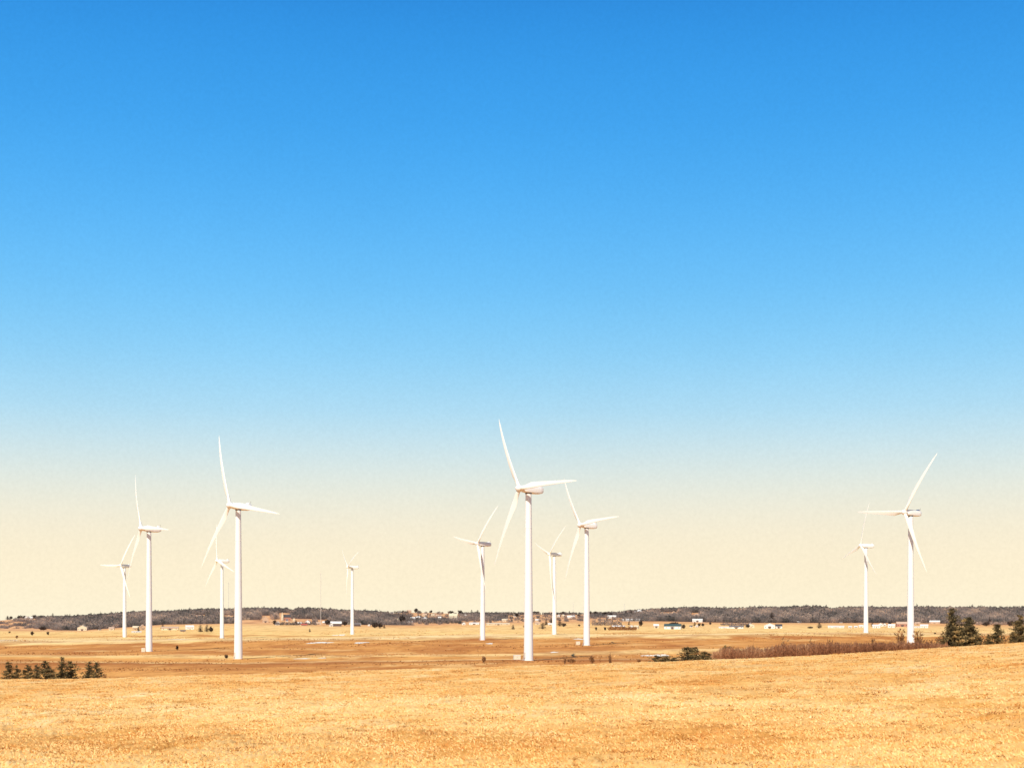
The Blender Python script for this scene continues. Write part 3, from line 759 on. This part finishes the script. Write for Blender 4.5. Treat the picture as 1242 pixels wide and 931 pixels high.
def marsh():
    n = 90000
    u = rng.uniform(-.42, .42, n); v_ = rng.uniform(16, 84, n); Y = 36000 / v_; x = u * Y
    px = u * F + 621
    g = np.sin(x * .021 + 1.3 * np.sin(Y * .008)) * np.sin(v_ * .55 + 1.5 * np.sin(x * .006)) + .7 * np.sin(x * .06 + Y * .01) * np.sin(v_ * 1.3 + x * .01)
    k = (rng.uniform(0, 1.6, n) < g) & (Y > 425)
    x, Y, v_, g = x[k], Y[k], v_[k], g[k]; n = len(x)
    z = height(x, Y)
    brownband = ((v_ > 27) & (v_ < 42)) | (v_ > 48)
    P = np.stack([x, Y, z + rng.uniform(0, .35, n)], 1)
    tint = np.clip(np.where(brownband, .22, .66) + rng.normal(0, .16, n), 0, 1)
    o = tri_cloud(P, (.35 + Y * .0007) * rng.uniform(.6, 1.6, n), tint, 'marsh_grass', M['marsh'], None, flat=.3, up=.4)
    tag(o, 'rust and straw coloured rough grass scattered over the plain', 'marsh grass'); o['kind'] = 'stuff'
marsh()

# hedge rows (one mass each)
def hedge(px0, px1, row, hpx, label, tint0=.4, mat='woods', dens=16):
    n = int((px1 - px0) * dens); px = rng.uniform(px0, px1, n)
    ys = [on_ground(q, row, 1500, 4600)[1] for q in np.linspace(px0, px1, 12)]
    Y = np.interp(px, np.linspace(px0, px1, 12), ys) + rng.uniform(-20, 20, n)
    x = U(px) * Y; z = height(x, Y); H = hpx * Y / F * (.75 + .25 * np.sin(px * .9) + .15 * np.sin(px * 2.1))
    P = np.stack([x, Y, z + H * rng.uniform(0, 1, n)], 1)
    o = tri_cloud(P, rng.uniform(1.5, 4, n) , np.clip(rng.normal(tint0, .15, n), 0, 1), 'hedgerow', M[mat], None, up=1)
    tag(o, label, 'hedge'); o['kind'] = 'stuff'
hedge(718, 754, 758, 6, 'brown hedge row in the slope right of the turbine right of the tallest', .45)
hedge(738, 772, 763.5, 3, 'reddish low hedge row below the farmhouse in the middle right field', .5, 'shrub')
hedge(478, 493, 741.5, 2.2, 'flat dark tree row on top of the village hill', .1)
hedge(512, 560, 755.5, 4, 'dark hedge below the hill village', .15)
hedge(333, 384, 757.5, 3, 'brown hedge along the middle village', .3)
hedge(875, 912, 757.8, 2.2, 'grey hedge behind the long white barn', .5)
hedge(1150, 1242, 757.5, 4, 'purple brown hedge at the foot of the right tree belt', .6)
hedge(660, 700, 745, 2.5, 'dark hedge along the skyline above the white bungalow', .15)
hedge(596, 640, 744.5, 2.5, 'dark hedge along the skyline left of the tallest turbine', .1)

# ------------------------------------------------------------------ houses and barns far off
def house(px, row, wpx, hpx, label, wall='white_wall', roof='grey_roof', gable=False, name='farmhouse', cat='house', flat=False, group=None, yaw=None, chim=False):
    x, y, z = on_ground(px, row, 1500, 4650); z = gz(x, y)
    w = wpx * y / F; h = hpx * y / F
    d = max(7.0, min(w, 14.0))
    t = empty(name, (x, y, z), -math.atan(U(px)) + (R(yaw) if yaw is not None else R(random.uniform(-9, 9)))); tag(t, label, cat, group)
    wh = h * (.85 if flat else .58)
    b = MB()
    if gable:
        hw = w / 2
        b.poly([(-hw, 0, -2), (hw, 0, -2), (hw, 0, wh), (0, 0, h), (-hw, 0, wh), (-hw, d * 1.4, -2), (hw, d * 1.4, -2), (hw, d * 1.4, wh), (0, d * 1.4, h), (-hw, d * 1.4, wh)],
               [(0, 1, 2, 3, 4), (9, 8, 7, 6, 5), (1, 6, 7, 2), (5, 0, 4, 9), (0, 5, 6, 1), (2, 7, 8, 3), (4, 3, 8, 9)])
        wo = b.build('wall', M[wall], t)
        r = MB(); e = .5; th = .35
        sl = (h - wh) / hw
        for s in (-1, 1):
            x0 = s * (hw + e); z0 = wh - e * sl
            pts = [(x0, -e, z0 + .02), (0, -e, h + .02), (0, d * 1.4 + e, h + .02), (x0, d * 1.4 + e, z0 + .02)]
            pts += [(p[0], p[1], p[2] + th) for p in pts]
            r.poly(pts, [(0, 1, 2, 3), (7, 6, 5, 4), (0, 4, 5, 1), (1, 5, 6, 2), (2, 6, 7, 3), (3, 7, 4, 0)])
        ro = r.build('roof', M[roof], t)
    else:
        hw = w / 2
        b.poly([(-hw, 0, -2), (hw, 0, -2), (hw, d, -2), (-hw, d, -2), (-hw, 0, wh), (hw, 0, wh), (hw, d, wh), (-hw, d, wh), (-hw, d / 2, h), (hw, d / 2, h)],
               [(3, 2, 1, 0), (0, 1, 5, 4), (2, 3, 7, 6), (1, 2, 6, 9, 5), (3, 0, 4, 8, 7), (4, 5, 9, 8), (6, 7, 8, 9)])
        wo = b.build('wall', M[wall], t)
        r = MB(); e = .5; th = .35; sl = (h - wh) / (d / 2)
        for s in (-1, 1):
            y0 = d / 2 + s * (d / 2 + e); z0 = wh - e * sl
            pts = [(-hw - e, y0, z0 + .02), (hw + e, y0, z0 + .02), (hw + e, d / 2, h + .02), (-hw - e, d / 2, h + .02)]
            pts += [(p[0], p[1], p[2] + th) for p in pts]
            r.poly(pts, [(3, 2, 1, 0), (4, 5, 6, 7), (0, 1, 5, 4), (1, 2, 6, 5), (2, 3, 7, 6), (3, 0, 4, 7)])
        ro = r.build('roof', M[roof], t)
    if chim:
        c = MB(); c.box(-.5, .5, d / 2 - .4, d / 2 + .4, h - .6, h + 1.4); c.build('chimney', M['brick_wall'], ro)
    dr = MB()
    if cat == 'barn': dr.box(-min(2, w * .15), min(2, w * .15), -.08, -.01, 0, min(3.6, wh * .8))
    else: dr.box(-.55, .55, -.08, -.01, .2, min(2.3, wh * .85))
    dr.build('door', M['dark_wall'], t)
    nw = 2 if w < 14 else 4
    for i in range(nw):
        cx = (-.5 + (i + .5) / nw) * w
        if abs(cx) < 1.3: cx += 1.8
        q = MB(); q.box(cx - .55, cx + .55, -.06, -.01, wh * .35, wh * .35 + min(1.4, wh * .4)); q.build('window', M['glass'], t)
    return t

HS = [
 (32.3, 750.3, 4.6, 3.8, 'white hilltop house at the left edge, left one of two', dict(gable=True, roof='white_roof')),
 (37.3, 750.3, 4, 3, 'white hilltop house at the left edge, lower right one of two', dict(roof='white_roof')),
 (99.5, 764.3, 11, 6.5, 'cream gabled barn at the foot of the left wooded slope', dict(wall='cream_wall', roof='cream_wall', gable=True, name='barn', cat='barn')),
 (121, 763.8, 3, 1.6, 'tiny cream shed between the gabled barn and the far left turbine', dict(wall='cream_wall', name='shed', cat='shed')),
 (135, 763.5, 6, 3.5, 'cream house just left of the far left turbine', dict(wall='cream_wall', roof='tan_roof')),
 (164.5, 763.5, 7, 4.8, 'tan house just right of the far left turbine', dict(wall='tan_wall', roof='cream_wall')),
 (173.5, 763.5, 5, 6.5, 'pale gabled house left of the turbine with the small box', dict(wall='tan_wall', roof='tan_roof', gable=True)),
 (166, 766.8, 11, 1.6, 'long low pale shed in front of the tan house at left', dict(name='shed', cat='shed', roof='white_roof')),
 (206, 763.5, 20, 4, 'long pale barn right of the turbine with the small box', dict(wall='cream_wall', roof='tan_roof', name='barn', cat='barn')),
 (230.5, 762.7, 9.5, 4.8, 'white bungalow left of the dark tree trio', dict(roof='white_roof')),
 (222, 765.5, 6, 1.8, 'low tan shed left of the white bungalow near the tree trio', dict(wall='tan_wall', name='shed', cat='shed')),
 (242.5, 748.5, 8, 3, 'tan house in the clearing of the left ridge', dict(wall='tan_wall', roof='tan_roof')),
 (277.5, 749.5, 7, 4.5, 'pinkish gabled house in the clearing seen between the left towers', dict(wall='tan_wall', roof='tan_roof', gable=True)),
 (299, 751, 7, 2.5, 'pale low house on the ridge just right of the second tallest turbine', dict(wall='tan_wall', roof='tan_roof')),
 (322, 754.5, 7, 8, 'tall tan gabled barn left of the middle village', dict(wall='tan_wall', roof='cream_wall', gable=True, name='barn', cat='barn')),
 (337, 756.5, 4, 4, 'small white gabled house at the left end of the middle village', dict(gable=True)),
 (336.5, 758, 5, 2.2, 'low tan shed in front of the small white gabled house', dict(wall='cream_wall', name='shed', cat='shed')),
 (342.5, 752, 2.4, 10, 'narrow cream tower like silo rising in the middle village', dict(wall='cream_wall', roof='cream_wall', gable=True, name='silo_tower', cat='tower')),
 (348, 752, 9, 7, 'brick house with a dark roof in the middle village', dict(wall='brick_wall', roof='dark_roof', chim=True)),
 (348, 753, 2.6, 2.5, 'white porch house below the brick house in the middle village', dict()),
 (356.5, 753, 2.5, 4.5, 'narrow pale house right of the brick house', dict(wall='cream_wall', gable=True)),
 (363.5, 757.5, 5, 3.5, 'white house in the right half of the middle village', dict(roof='white_roof')),
 (373, 755.8, 5.5, 4.5, 'pale pink gabled house at the right end of the middle village', dict(roof='tan_roof', gable=True)),
 (369, 758.3, 7, 2.5, 'low reddish shed before the right end of the middle village', dict(wall='brick_wall', roof='red_roof', name='shed', cat='shed')),
 (386, 757, 4, 3, 'faint tan house left of the lattice mast foot', dict(wall='tan_wall', roof='tan_roof')),
 (393.5, 756.5, 5, 3.5, 'pale pink house right of the lattice mast foot', dict(wall='tan_wall', roof='white_roof')),
 (407.5, 759, 13, 5.8, 'barn with a broad white roof left of the smallest turbine', dict(wall='dark_wall', roof='white_roof', name='barn', cat='barn')),  # shadow on the wall is put into its dark colour
 (402, 759, 4, 4, 'white lean to at the left end of the white roofed barn', dict(gable=True, name='shed', cat='shed')),
 (423, 757, 4, 3.4, 'small cream house just left of the smallest turbine tower', dict(wall='cream_wall', gable=True)),
 (433.5, 759, 8, 4, 'dark house with a pale roof right of the smallest turbine', dict(wall='dark_wall', roof='grey_roof')),
 (436.5, 757.8, 3, 3.4, 'white gable end beside the dark house right of the smallest turbine', dict(gable=True)),
 (447.5, 758.8, 2.8, 2.8, 'tiny white shed left of the purple trees', dict(gable=True, name='shed', cat='shed')),
 (433.5, 741.3, 5, 3.8, 'red roofed white house on the ridge, left one of two', dict(roof='red_roof', gable=True)),
 (442.5, 741.3, 5.5, 3.8, 'red roofed white house on the ridge, right one of two', dict(roof='red_roof', gable=True)),
 (475.5, 743.7, 3.5, 2, 'tiny white house on the left shoulder of the village hill', dict()),
 (484.5, 743.4, 4, 2, 'tiny cream house under the flat tree row of the village hill', dict(wall='cream_wall')),
 (496.5, 742, 5, 3.4, 'pink house beside the pointed tree on the village hill', dict(wall='tan_wall', roof='tan_roof')),
 (475, 749.8, 2.2, 1.6, 'speck of a white shed at the left of the village slope', dict(name='shed', cat='shed')),
 (483, 752, 3.4, 3.2, 'cream gabled house left of the round tree of the village', dict(wall='cream_wall', gable=True)),
 (476, 756, 2.6, 2.2, 'tiny white house at the foot of the village slope', dict()),
 (500.5, 751, 5.6, 3, 'white village house, first from the left of the bright row', dict(roof='white_roof')),
 (507, 749.9, 4.6, 2.8, 'white village house, second from the left of the bright row', dict(roof='white_roof')),
 (512.3, 750.6, 2.6, 2, 'smallest white house in the bright village row', dict(roof='white_roof')),
 (516, 751.4, 4, 3.8, 'white gabled house at the right of the bright village row', dict(roof='white_roof', gable=True)),
 (533.3, 750.4, 3.6, 3, 'white house alone right of the bright village row', dict(roof='white_roof')),
 (532, 747.6, 7, 2.6, 'pink house above the lone white village house', dict(wall='tan_wall', roof='tan_roof')),
 (515, 746.6, 5, 3, 'cream house high in the village slope', dict(wall='cream_wall', roof='tan_roof')),
 (525, 746.8, 4, 2.4, 'cream cottage high in the village slope, right of the cream house', dict(wall='cream_wall', roof='cream_wall')),
 (549.5, 749.8, 10, 6, 'large yellow building at the right of the village', dict(wall='cream_wall', roof='cream_wall')),
 (497.5, 755, 6, 1.8, 'low pink shed at the foot of the village', dict(wall='tan_wall', roof='white_roof', name='shed', cat='shed')),
 (564.5, 747, 3, 2.8, 'small white house up the slope left of the middle left turbine', dict(gable=True)),
 (562.5, 757.3, 4, 3.6, 'white gabled shed at the left end of the long white fence barn', dict(gable=True, name='shed', cat='shed')),
 (575, 757, 12, 2.5, 'long low white barn left of the middle left turbine', dict(roof='white_roof', name='barn', cat='barn')),
 (604.5, 757.5, 28, 2.4, 'long low cream barn right of the middle left turbine', dict(wall='cream_wall', roof='cream_wall', name='barn', cat='barn')),
 (604, 753, 8, 2.4, 'dark roofed house in the small wood right of the middle left turbine', dict(wall='tan_wall', roof='dark_roof')),
 (612, 753, 6.5, 3, 'cream house at the right end of the small wood', dict(wall='cream_wall', roof='cream_wall')),
 (624.5, 747.5, 3, 2.2, 'tiny white house on the slope left of the tallest tower', dict()),
 (651.5, 753, 4.5, 2.6, 'small white house on the slope right of the tallest tower', dict(wall='cream_wall', roof='white_roof')),
 (652, 757, 5, 3, 'cream shed left of the square topped dark tree', dict(wall='cream_wall', roof='tan_roof', name='shed', cat='shed')),
 (667.5, 758.3, 5, 3, 'cream house between two dark trees left of the far turbine', dict(wall='cream_wall', roof='white_roof')),
 (668, 742.6, 4.5, 3, 'pale house on the skyline left of the far turbine', dict(wall='cream_wall', roof='tan_roof')),
 (677.3, 747.8, 3, 3.2, 'white house touching the right side of the far turbine tower', dict(gable=True, roof='white_roof')),
 (683, 747.6, 3.4, 3, 'cream gabled house left of the white bungalow under the skyline', dict(wall='cream_wall', gable=True, roof='white_roof')),
 (692.5, 749, 9.5, 3, 'white bungalow under the skyline left of the turbine right of the tallest', dict(roof='white_roof')),
 (742, 749.2, 10, 3.4, 'flat looking white house right of the turbine right of the tallest', dict(roof='white_roof')),
 (770.5, 744, 3.4, 3.6, 'steep white hill house, left one of three', dict(gable=True, roof='white_roof')),
 (777, 743.5, 4.5, 4.6, 'steep white hill house, middle and tallest one of three', dict(gable=True, roof='white_roof', yaw=25)),
 (782.5, 743, 3, 3, 'steep white hill house, right one of three', dict(gable=True, roof='white_roof')),
 (761.5, 744.8, 2.5, 2.4, 'speck of a cream house left of the steep hill houses', dict(wall='cream_wall')),
 (766, 752.6, 21, 2.6, 'long white building below the steep hill houses', dict(roof='white_roof', name='long_building', cat='building')),
 (784, 752.3, 10, 2.4, 'shorter long white building right of the gap', dict(roof='white_roof', name='long_building', cat='building')),
 (765.2, 761, 3.8, 3.2, 'bright white gabled farmhouse below the long white building', dict(gable=True, roof='white_roof')),
 (771.5, 762, 5, 4, 'cream farmhouse right of the bright white gabled one', dict(wall='cream_wall', roof='cream_wall')),
 (750, 760.5, 16, 2.2, 'long pale pink barn behind the reddish hedge', dict(wall='tan_wall', roof='white_roof', name='barn', cat='barn')),
 (796, 761, 6, 4.6, 'cream barn left of the teal roofed barn', dict(wall='cream_wall', roof='white_roof', name='barn', cat='barn')),
 (815.5, 762.4, 20, 6.2, 'white barn with a dark teal roof', dict(roof='teal_roof', name='barn', cat='barn')),
 (845.8, 753.8, 12, 3.8, 'white farm shed with a rounded pale roof against the tree belt', dict(roof='white_roof', name='shed', cat='barn')),
 (841, 748, 2.2, 3, 'narrow white house in the gap of the tree belt', dict(gable=True, roof='white_roof')),
 (846.5, 747, 6, 3, 'pink house in the gap of the tree belt', dict(wall='tan_wall', roof='tan_roof')),
 (838.5, 760, 3, 2, 'tiny white shed below the rounded farm shed, left of two', dict(name='shed', cat='shed')),
 (845, 760, 3, 2.6, 'tiny white gabled shed below the rounded farm shed, right of two', dict(gable=True, roof='white_roof', name='shed', cat='shed')),
 (817, 744.5, 4.5, 4, 'pink gabled house in the tree belt above the teal roofed barn', dict(wall='tan_wall', roof='tan_roof', gable=True)),
 (811, 747.5, 3, 2, 'tiny tan house in the tree belt left of the pink gabled one', dict(wall='tan_wall')),
 (879, 761.4, 14, 1.8, 'lower left part of the long white barn row, a low white shed', dict(roof='white_roof', name='shed', cat='shed')),
 (893, 761.6, 17, 3.4, 'long white barn with a grey roof left of the gabled house', dict(roof='grey_roof', name='barn', cat='barn')),
 (911, 760.6, 8, 4.6, 'cream gabled house between the long barn and the big white barn', dict(gable=True, roof='white_roof', wall='cream_wall')),
 (933.5, 761.6, 13, 6.2, 'big bright white gabled barn', dict(gable=True, roof='white_roof', name='barn', cat='barn', yaw=0)),
 (944.5, 761.4, 8, 4.8, 'white wing with a dark roof right of the big white barn', dict(roof='dark_roof', name='barn', cat='barn')),
 (935.5, 754, 2.6, 3.2, 'narrow white house behind the big white barn', dict(gable=True, roof='white_roof')),
 (928, 754.5, 3, 2.4, 'pale shed left of the narrow white house behind the big white barn', dict(wall='cream_wall', name='shed', cat='shed')),
 (969.5, 754.8, 4.5, 2, 'small white shed against the foot of the tree belt right of the white barns', dict(roof='white_roof', name='shed', cat='shed')),
 (972.5, 743, 5, 2.6, 'cream house seen high in the tree belt', dict(wall='cream_wall', roof='cream_wall')),
 (898, 754, 2.4, 2.6, 'tiny pale house behind the long white barn', dict(gable=True)),
 (1014, 761, 19, 2.6, 'long low white building left of the far right turbine', dict(roof='white_roof', name='long_building', cat='building')),
 (1012, 754.6, 5, 2, 'small pink house behind the long low white building', dict(wall='tan_wall', roof='tan_roof')),
 (1020, 755.2, 3, 1.8, 'tiny grey house right of the small pink one', dict(wall='cream_wall')),
 (1031, 761, 4, 2.2, 'small white cabin, first right of the long low building', dict(roof='white_roof', name='cabin')),
 (1038, 760.8, 4, 2.2, 'small white cabin, second right of the long low building', dict(roof='white_roof', name='cabin')),
 (1044.5, 760.4, 5, 2.8, 'white cabin touching the left side of the far right tower', dict(roof='white_roof', name='cabin')),
 (1063, 761, 9, 4, 'white farmhouse right of the far right turbine', dict(roof='white_roof')),
 (1068, 759, 5, 4, 'white gabled house behind the farmhouse right of the far right turbine', dict(gable=True, roof='white_roof')),
 (1073, 758.6, 4, 3.6, 'pale gabled house with a grey roof among the right farm buildings', dict(gable=True)),
 (1081, 760.6, 8, 4.2, 'white house with a slanting roof left of the brown barn', dict(roof='white_roof')),
 (1094.5, 759.6, 13, 6, 'large brown barn just left of the thicket turbine tower', dict(wall='brick_wall', roof='tan_roof', name='barn', cat='barn')),
 (1113, 761, 8, 1.8, 'low white shed right of the thicket turbine tower', dict(roof='white_roof', name='shed', cat='shed')),
 (1121, 760.8, 9, 4, 'white farmhouse right of the thicket turbine tower', dict(roof='white_roof')),
 (1113, 757, 6, 3, 'pink roofed house behind the low white shed', dict(wall='tan_wall', roof='tan_roof')),
 (1133.5, 756, 12, 4, 'broad white roofed building at the foot of the tree belt left of the spruces', dict(wall='tan_wall', roof='white_roof', name='long_building', cat='building')),
 (1162.8, 755, 4, 4, 'white gabled house glimpsed between the right spruces', dict(gable=True, roof='white_roof')),
 (1198, 751, 3, 3, 'faint pale house in the tree belt at right', dict(wall='cream_wall')),
]
for px, row, w, h, lb, k in HS:
    house(px, row, w, h, lb, **k)

# ------------------------------------------------------------------ masts and pylons
def mast(px, top, row, label, w=1.6):
    x, y, z = on_ground(px, row, 1500, 4600); z = gz(x, y)
    H = (EYE - (top - HZ) / F * y) - z
    t = empty('lattice_mast', (x, y, z)); tag(t, label, 'mast')
    mb = MB(); rr = w / 2
    P = [(math.cos(a) * rr, math.sin(a) * rr) for a in (0, 2.094, 4.189)]
    for p in P: mb.bar((p[0], p[1], -1), (p[0], p[1], H), .16, .12, 5)
    n = int(H / 3)
    for i in range(n):
        z0, z1 = i * H / n, (i + 1) * H / n
        for k in range(3):
            a, b = P[k], P[(k + 1) % 3]; mb.bar((a[0], a[1], z0), (b[0], b[1], z1), .07, None, 4)
    mb.build('lattice', M['mast'], t)
    an = MB(); an.bar((0, 0, H), (0, 0, H + 5), .14, .08, 5)
    for s in (0, 2.1, 4.2): an.box(math.cos(s) * 1.2 - .25, math.cos(s) * 1.2 + .25, math.sin(s) * 1.2 - .25, math.sin(s) * 1.2 + .25, H - 5, H - 2)
    an.build('antenna', M['mast'], t)
mast(277.3, 706, 741, 'thin grey radio mast on the left ridge right of a far turbine')
mast(389, 694, 757.3, 'thin pale lattice mast in the gap left of the smallest turbine', 1.8)
def pylon(px, top, row, label):
    x, y, z = on_ground(px, row, 1500, 4600); z = gz(x, y)
    H = (EYE - (top - HZ) / F * y) - z
    t = empty('power_pylon', (x, y, z)); tag(t, label, 'pylon')
    mb = MB()
    for a, b in ((-1, -1), (1, -1), (1, 1), (-1, 1)): mb.bar((a * 2.0, b * 2.0, -1), (a * .4, b * .4, H), .16, .1, 5)
    for i in range(8):
        f0, f1 = i / 8, (i + 1) / 8; w0 = 2 - 1.6 * f0; w1 = 2 - 1.6 * f1
        mb.bar((-w0, -w0, H * f0), (w1, -w1, H * f1), .08, None, 4); mb.bar((w0, -w0, H * f0), (-w1, -w1, H * f1), .08, None, 4)
    mb.build('lattice', M['mast'], t)
    c = MB()
    for zz, L_ in ((H - .5, 6), (H - 4.5, 4.5)):
        c.bar((-L_, 0, zz), (L_, 0, zz), .16, None, 4)
    c.build('crossarm', M['mast'], t)
pylon(695.5, 730, 744.5, 'steel pylon with crossarms on the skyline left of the nearer middle turbine')
pylon(757.5, 732, 745, 'steel pylon with crossarms on the skyline left of the steep hill houses')

# ------------------------------------------------------------------ light
SUN_EL, SUN_AZ = 42.0, 199.0       # degrees, azimuth clockwise from +Y: behind the camera, to its left
sd = Vector((math.sin(R(SUN_AZ)) * math.cos(R(SUN_EL)), math.cos(R(SUN_AZ)) * math.cos(R(SUN_EL)), math.sin(R(SUN_EL))))
ld = bpy.data.lights.new('sun', 'SUN'); ld.energy = 5.0; ld.angle = R(.5); ld.color = (1.0, .93, .80)
lo = bpy.data.objects.new('sun', ld); C.objects.link(lo); lo.rotation_euler = (-sd).to_track_quat('-Z', 'Y').to_euler(); lo.location = (0, -50, 200)

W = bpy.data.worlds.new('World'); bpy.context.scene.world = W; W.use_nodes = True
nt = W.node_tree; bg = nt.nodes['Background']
N = nt.nodes.new; L = nt.links.new
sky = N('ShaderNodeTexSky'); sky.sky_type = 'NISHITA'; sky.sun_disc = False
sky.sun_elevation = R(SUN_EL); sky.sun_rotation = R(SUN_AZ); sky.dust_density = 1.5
tc = N('ShaderNodeTexCoord'); sp = N('ShaderNodeSeparateXYZ'); L(tc.outputs['Generated'], sp.inputs[0])
# haze layer: cream near the horizon, blue above, darkened past the frame top to cut fill
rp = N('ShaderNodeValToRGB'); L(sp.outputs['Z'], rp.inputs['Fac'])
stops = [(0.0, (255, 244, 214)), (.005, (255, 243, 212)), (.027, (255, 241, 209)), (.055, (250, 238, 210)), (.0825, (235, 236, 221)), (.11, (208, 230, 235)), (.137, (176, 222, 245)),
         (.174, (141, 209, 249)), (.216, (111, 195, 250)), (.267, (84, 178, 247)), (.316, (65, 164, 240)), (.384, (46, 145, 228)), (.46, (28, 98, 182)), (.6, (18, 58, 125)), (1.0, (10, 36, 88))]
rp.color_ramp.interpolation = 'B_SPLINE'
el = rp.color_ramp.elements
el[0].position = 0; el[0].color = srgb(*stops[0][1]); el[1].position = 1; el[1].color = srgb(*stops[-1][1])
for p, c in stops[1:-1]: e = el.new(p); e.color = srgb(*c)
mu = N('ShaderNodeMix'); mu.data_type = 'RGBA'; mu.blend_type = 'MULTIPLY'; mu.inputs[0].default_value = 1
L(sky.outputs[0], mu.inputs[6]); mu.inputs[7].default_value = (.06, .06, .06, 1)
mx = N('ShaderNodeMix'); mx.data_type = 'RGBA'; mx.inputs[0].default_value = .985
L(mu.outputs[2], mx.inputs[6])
# uneven haze
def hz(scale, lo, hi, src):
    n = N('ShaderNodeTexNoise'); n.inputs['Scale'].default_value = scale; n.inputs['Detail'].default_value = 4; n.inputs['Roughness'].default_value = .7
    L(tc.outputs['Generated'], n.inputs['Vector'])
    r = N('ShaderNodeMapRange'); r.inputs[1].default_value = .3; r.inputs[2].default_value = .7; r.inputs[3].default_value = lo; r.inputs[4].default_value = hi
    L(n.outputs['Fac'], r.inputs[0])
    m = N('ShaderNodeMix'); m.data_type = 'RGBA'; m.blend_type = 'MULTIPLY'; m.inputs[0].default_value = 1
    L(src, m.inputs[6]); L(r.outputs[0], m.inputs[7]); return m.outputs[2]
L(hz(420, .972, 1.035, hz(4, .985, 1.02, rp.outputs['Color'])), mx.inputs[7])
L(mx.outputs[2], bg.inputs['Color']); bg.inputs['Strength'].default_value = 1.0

# ------------------------------------------------------------------ camera
cd = bpy.data.cameras.new('camera'); cam = bpy.data.objects.new('camera', cd); C.objects.link(cam)
cam.location = (0, 0, EYE); cam.rotation_euler = (R(90), 0, 0)
cd.sensor_width = 36; cd.lens = 36 * F / 1242; cd.shift_y = (HZ - 465.5) / 1242; cd.clip_start = .5; cd.clip_end = 60000
sc = bpy.context.scene; sc.camera = cam
sc.view_settings.view_transform = 'Standard'; sc.view_settings.look = 'None'; sc.view_settings.exposure = 0
